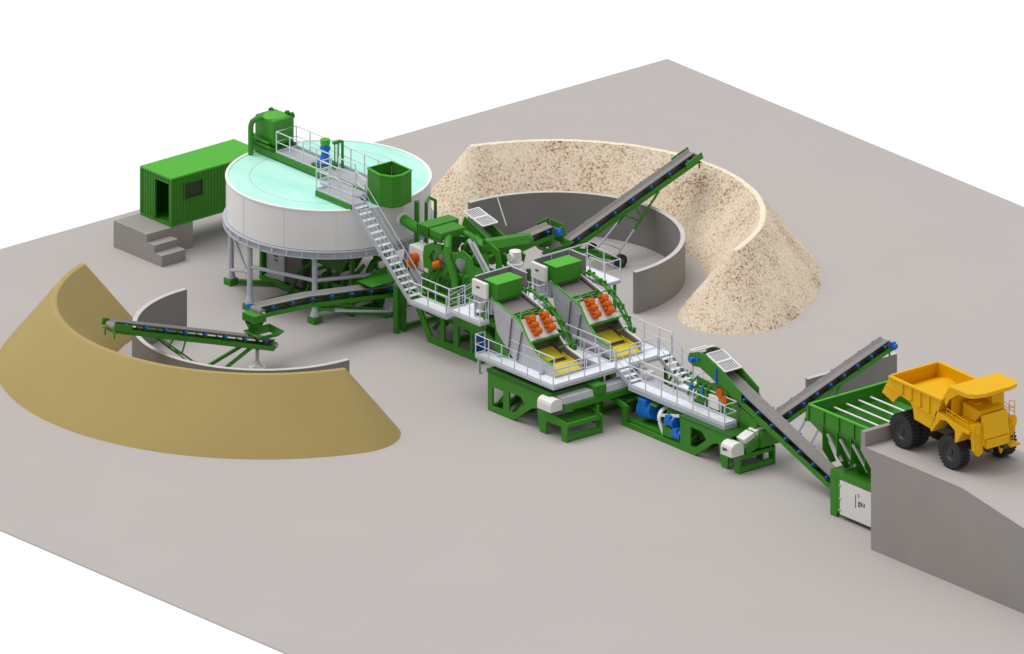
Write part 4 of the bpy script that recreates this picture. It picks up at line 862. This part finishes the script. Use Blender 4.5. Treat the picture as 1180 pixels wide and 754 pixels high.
# ================================================================== FEED HOPPER
hp = thing('feed_hopper', 'large open green feed hopper with white grid bars below the dump truck tail', 'hopper', (32.3, -2.4, 0))
HX0, HX1, HY0, HY1, HZ, HL = 29.35, 35.3, -4.95, .2, 5.43, 4.62
for (a, c_) in (((HX0, HY0), (HX1, HY0)), ((HX1, HY0), (HX1, HY1)), ((HX1, HY1), (HX0, HY1)), ((HX0, HY1), (HX0, HY0))):
    pn = B().bar((*a, (HZ + HL) / 2), (*c_, (HZ + HL) / 2), .05, HZ - HL).out('rim_panel', 'green', hp)
    B().bar((*a, HZ), (*c_, HZ), .14, .07).out('rim_rail', 'greenlight', pn)
    n_ = 5; ctr = V((32.3, -2.4, 0))
    for k in range(n_ + 1):
        q = V((*a, 0)).lerp(V((*c_, 0)), k / n_); o_ = (q - ctr); 
        ext = V((0, -1, 0)) if a[1] == c_[1] == HY0 else V((0, 1, 0)) if a[1] == c_[1] else V((1 if a[0] == HX1 else -1, 0, 0))
        B().bar(q + ext * .07 + V((0, 0, HL - .02)), q + ext * .07 + V((0, 0, HZ - .04)), .09, .06, side=V((*c_, 0)) - V((*a, 0))).out('rib', 'green', pn)
top = [(HX0, HY0, HL), (HX1, HY0, HL), (HX1, HY1, HL), (HX0, HY1, HL)]; bot = [(31.6, -3.9, 2.5), (35.0, -3.9, 2.5), (35.0, -1.9, 2.5), (31.6, -1.9, 2.5)]
ho = B().add(top + bot, [(0, 1, 5, 4), (1, 2, 6, 5), (2, 3, 7, 6), (3, 0, 4, 7)]).out('sloping_wall', 'green', hp); sm = ho.modifiers.new('thick', 'SOLIDIFY'); sm.thickness = .05
for x in (30.4, 31.5, 32.6, 33.7, 34.8):
    B().plate([[(-4.98, 4.62), (-4.98, 3.3), (-4.45, 2.5), (-4.1, 2.5), (-4.6, 3.6), (-4.9, 4.62)]], 'x', x, x + .05).out('gusset', 'green', hp)
for x in (30.75, 31.75, 32.75):
    B().bar((x, -4.93, 4.25), (x + .95, -4.72, 3.0), .13, .1).out('ram', 'plate', hp)
for y in (-3.45, -2.65, -1.85, -1.1): B().tube((29.5, y, 4.95), (35.2, y, 4.95), .05, n=8).out('grid_bar', 'rimwhite', hp, True)
fd = thing('belt_feeder', 'green boxed feeder with white side panel reading gau under the hopper', 'feeder', (33, -3, 0))
B().box(31.0, 31.5, -4.95, -4.75, 0, 2.1).box(31.0, 31.5, -1.3, -1.1, 0, 2.1).out('leg', 'green', fd)
B().box(31.0, 35.9, -4.96, -1.1, 2.1, 2.46).out('top_frame', 'green', fd, bevel=.02)
pn = B().box(31.78, 35.9, -4.97, -4.9, .25, 2.08).out('side_panel', 'cabwhite', fd)
B().box(31.5, 31.76, -4.94, -4.84, .3, 2.1).out('panel_frame', 'green', fd); B().box(31.8, 35.9, -4.8, -1.3, .18, 2.05).out('feeder_body', 'darkplate', fd)
B().box(31.8, 35.9, -4.85, -4.8, .1, .22).out('bottom_rail', 'darkplate', fd)
text('gau', .42, (33.2, -4.975, 1.15), (R(90), 0, 0), 'black', pn)
B().box(33.0, 33.04, -4.985, -4.972, .95, 1.65).out('logo_bar', 'black', pn); B().box(33.2, 33.3, -4.982, -4.972, 1.55, 1.75).out('logo_dot', 'lattice', pn)
for z in (.5, 1.1, 1.8): B().tube((31.78, -5.0, z), (31.86, -5.0, z), .05, n=8).out('hinge', 'steel', pn)

# ================================================================== DUMP TRUCK
DZ = 5.345
tk = thing('dump_truck', 'yellow mining dump truck reversed on the ramp above the feed hopper', 'truck', (39.6, -3.8, DZ))
YL, YR = -5.5, -2.35; YC = (YL + YR) / 2
def wheel(x, y, r, w_, dual=0):
    wz = DZ + r
    b_ = B(); k = 28
    b_.lathe([(r * .52, -w_ / 2 + .03), (r * .62, -w_ / 2), (r * .9, -w_ / 2), (r * .965, -w_ / 2 + .06), (r * .965, w_ / 2 - .06), (r * .9, w_ / 2), (r * .62, w_ / 2), (r * .52, w_ / 2 - .03)], (x, y, wz), 40, 'y')
    for i in range(k):
        for sg in (-1, 1):
            a = 2 * math.pi * (i + (.5 if sg > 0 else 0)) / k; cth, sth = math.cos(a), math.sin(a)
            p_ = V((x + cth * r * .95, y + sg * w_ * .26, wz + sth * r * .95))
            b_.bar(p_ - V((cth, 0, sth)) * .04, p_ + V((cth, 0, sth)) * (r * .055), w_ * .5, r * .13, side=(0, 1, 0))
    wo = b_.out('wheel', 'rubber', tk, False)
    sg = -1 if y < YC else 1
    B().lathe([(.01, 0), (.14, 0), (.16, .08 * sg * -1), (r * .4, .1 * sg * -1), (r * .5, 0), (r * .54, 0), (r * .54, -sg * .1)], (x, y + sg * (w_ / 2 - .04), wz), 28, 'y').out('rim', 'rubber2', wo, True)
mat('rubber2', (0.035, 0.036, 0.04), 0.5)
wheel(40.85, -5.05, .90, .62); wheel(40.95, -2.1, .90, .62)
wheel(37.0, -5.05, .92, .55); wheel(37.0, -4.42, .92, .5); wheel(37.0, -2.3, .92, .55); wheel(37.0, -2.9, .92, .5)
B().tube((40.9, -4.9, DZ + .9), (40.9, -2.6, DZ + .9), .14, n=12).tube((37, -4.4, DZ + .92), (37, -3.0, DZ + .92), .3, n=14).out('axle', 'truckdark', tk, True)
B().box(36.6, 42.9, -4.45, -4.2, DZ + 1.2, DZ + 1.6).box(36.6, 42.9, -3.5, -3.25, DZ + 1.2, DZ + 1.6).out('chassis', 'truckdark', tk)
# dump body
side = [(35.7, 8.02), (36.4, 9.1), (40.5, 9.0), (39.55, 7.15), (38.25, 7.3), (38.15, 7.85), (37.9, 8.15), (37.55, 8.3), (37.2, 8.25), (36.95, 8.1), (36.6, 7.72)]
bd = thing  # keep name short below
body = B().plate([side], 'y', YL, YL + .09).out('body_side', 'truck', tk, bevel=.015); body2 = B().plate([side], 'y', YR - .09, YR).out('body_side', 'truck', tk, bevel=.015)
for y in (YL, YR):
    sg = -1 if y == YL else 1; rb = B()
    for x in (37.35, 38.05, 38.75, 39.45): rb.bar((x, y + sg * .04, 8.98), (x, y + sg * .04, 8.42 - (x - 37.35) * .2), .16, .08, side=(1, 0, 0))
    rb.bar((36.35, y + sg * .045, 9.05), (40.5, y + sg * .045, 8.96), .13, .1).bar((36.1, y + sg * .03, 8.55), (39.9, y + sg * .03, 7.85), .06, .07); rb.out('body_rib', 'truck', body if sg < 0 else body2)
fl = [(35.75, 8.06), (37.3, 8.42), (39.4, 7.95), (39.9, 8.0), (40.5, 8.95), (40.42, 9.0), (39.8, 8.1), (39.4, 8.05), (37.3, 8.52), (35.75, 8.16)]
B().plate([fl[::-1]], 'y', YL + .09, YR - .09).out('body_floor', 'truck', tk)
B().plate([[(36.28, 8.95), (36.42, 8.95), (36.42, 9.1), (36.28, 9.1)]], 'y', YL + .09, YR - .09).add([(36.38, YL + .09, 8.98), (36.38, YR - .09, 8.98), (36.2, YR - .09, 8.15), (36.2, YL + .09, 8.15)], [(0, 1, 2, 3)]).out('tail_board', 'truck', tk)
B().plate([[(38.2, 7.3), (39.55, 7.15), (40.4, 8.85), (39.9, 8.0), (39.4, 7.9), (38.3, 8.1)]], 'y', YL + .1, YR - .1).out('body_underside', 'truck', tk)
# headboard and canopy
B().plate([[(40.42, 8.95), (40.52, 8.92), (41.1, 9.78), (41.0, 9.84)]], 'y', YL + .02, YR - .02).out('head_board', 'truck', tk)
cp = [(41.0, YL), (42.45, YL), (42.85, YL + .25), (43.0, YL + .7), (43.0, YR - .7), (42.85, YR - .25), (42.45, YR), (41.0, YR)]
B().plate([cp], 'z', 9.64, 9.85).out('canopy', 'truck', tk, bevel=.03)
B().plate([[(41.0, 9.72), (42.9, 9.72), (42.5, 9.6), (41.6, 9.55), (40.95, 9.1), (40.7, 8.7), (40.6, 8.95)]], 'y', YL + .03, YL + .1).out('canopy_rib', 'truck', tk)
# fenders, deck, hood, cab
_add = B.add
def _nose(s_, vs, fs):
    return _add(s_, [V(p) + V((-.55, 0, -.16)) * max(0, min(1, (V(p).x - 40.6) / 1.4)) for p in vs], fs)
B.add = _nose
B().plate([[(40.0, 8.25), (42.2, 8.1), (43.1, 8.0), (43.1, 7.85), (42.6, 7.85), (42.2, 7.2), (42.0, 7.1), (42.0, 7.75), (40.9, 7.95), (40.3, 7.85), (39.6, 7.0), (39.5, 7.1)]], 'y', YL, YL + .9).out('fender', 'truck', tk, bevel=.02)
B().plate([[(40.0, 8.25), (42.2, 8.1), (43.1, 8.0), (43.1, 7.85), (42.6, 7.85), (42.2, 7.2), (42.0, 7.1), (42.0, 7.75), (40.9, 7.95), (40.3, 7.85), (39.6, 7.0), (39.5, 7.1)]], 'y', YR - .9, YR).out('fender', 'truck', tk, bevel=.02)
B().box(40.6, 43.0, YL + .9, YR - .9, 7.3, 8.2).out('engine_bay', 'truck', tk)
B().plate([[(41.3, 8.2), (43.05, 8.1), (43.25, 7.95), (43.35, 7.1), (41.3, 7.1)]], 'y', -4.75, -3.05).plate([[(41.4, 8.2), (42.6, 8.2), (43.1, 8.75), (42.9, 8.85), (41.4, 8.95)]], 'y', -4.7, -3.1).out('hood', 'truck', tk, bevel=.05)
gr = B().plate([[(43.1, 8.72), (43.25, 8.72), (43.42, 7.45), (43.2, 7.45)]], 'y', -4.72, -3.1).out('grille', 'truck', tk, bevel=.05)
B().plate([[(43.2, 7.45), (43.48, 7.42), (43.45, 6.95), (43.2, 6.95)]], 'y', -4.6, -3.15).out('bumper', 'truck', tk, bevel=.03)
B().plate([[(-5.35, 8.3), (-4.72, 8.3), (-4.62, 6.75), (-4.95, 6.55), (-5.2, 6.9)]], 'x', 42.95, 43.2).out('front_panel', 'truck', tk, bevel=.03); B().plate([[(-3.1, 8.2), (-2.5, 8.2), (-2.55, 7.4), (-3.1, 7.0)]], 'x', 42.95, 43.2).out('front_panel', 'truck', tk, bevel=.03)
for y in (-5.12, -2.75): B().tube((43.2, y, 7.95), (43.34, y, 7.95), .15, n=14).box(43.2, 43.27, y - .22, y + .22, 7.72, 8.2).out('headlight', 'truck', tk, True)
cabn = B().box(41.6, 42.6, -3.55, -2.75, 8.0, 9.8).out('cab', 'truck', tk, bevel=.06)
B().box(42.602, 42.62, -3.47, -2.83, 9.35, 9.7).box(41.8, 42.4, -3.565, -3.552, 9.35, 9.7).out('window', 'truckdark', cabn)
B().box(40.95, 41.05, -5.2, -2.6, 8.2, 9.6).out('canopy_support', 'truck', tk)
B().box(41.6, 42.3, -4.4, -3.95, 8.85, 9.0).out('air_intake', 'truck', tk, bevel=.03)
for y0_, yy in ((YL + .04, 'l'), (YR - .04, 'r')):
    rr = B().path([(40.9, y0_, 8.2), (40.9, y0_, 8.62), (42.5, y0_, 8.55), (42.95, y0_, 8.5), (42.95, y0_, 8.1)], .022, 6).path([(40.9, y0_, 8.4), (42.95, y0_, 8.3)], .018, 6)
    for x in (41.3, 41.7, 42.1, 42.5): rr.tube((x, y0_, 8.15), (x, y0_, 8.57), .018, n=6)
    rr.out('handrail', 'truck', tk, True)
B().path([(42.9, -2.7, 8.25), (42.9, -2.7, 8.95), (42.95, -2.4, 8.9), (42.95, -2.4, 8.2)], .025, 6).path([(42.9, -2.7, 8.6), (42.95, -2.4, 8.55)], .02, 6).out('handrail', 'truck', tk, True)
ld = B().bar((43.3, -2.98, 7.0), (43.25, -2.98, 8.3), .03).bar((43.3, -2.75, 7.0), (43.25, -2.75, 8.3), .03)
for k in range(6): ld.bar((43.3, -2.98, 7.1 + k * .2), (43.3, -2.75, 7.1 + k * .2), .03)
ld.out('ladder', 'truck', tk); B().box(42.9, 43.5, -3.1, -2.45, 6.72, 6.8).plate([[(-3.6, 6.95), (-3.1, 6.95), (-3.1, 6.75), (-3.4, 6.35)]], 'x', 43.0, 43.1).out('step', 'truck', tk)
B.add = _add
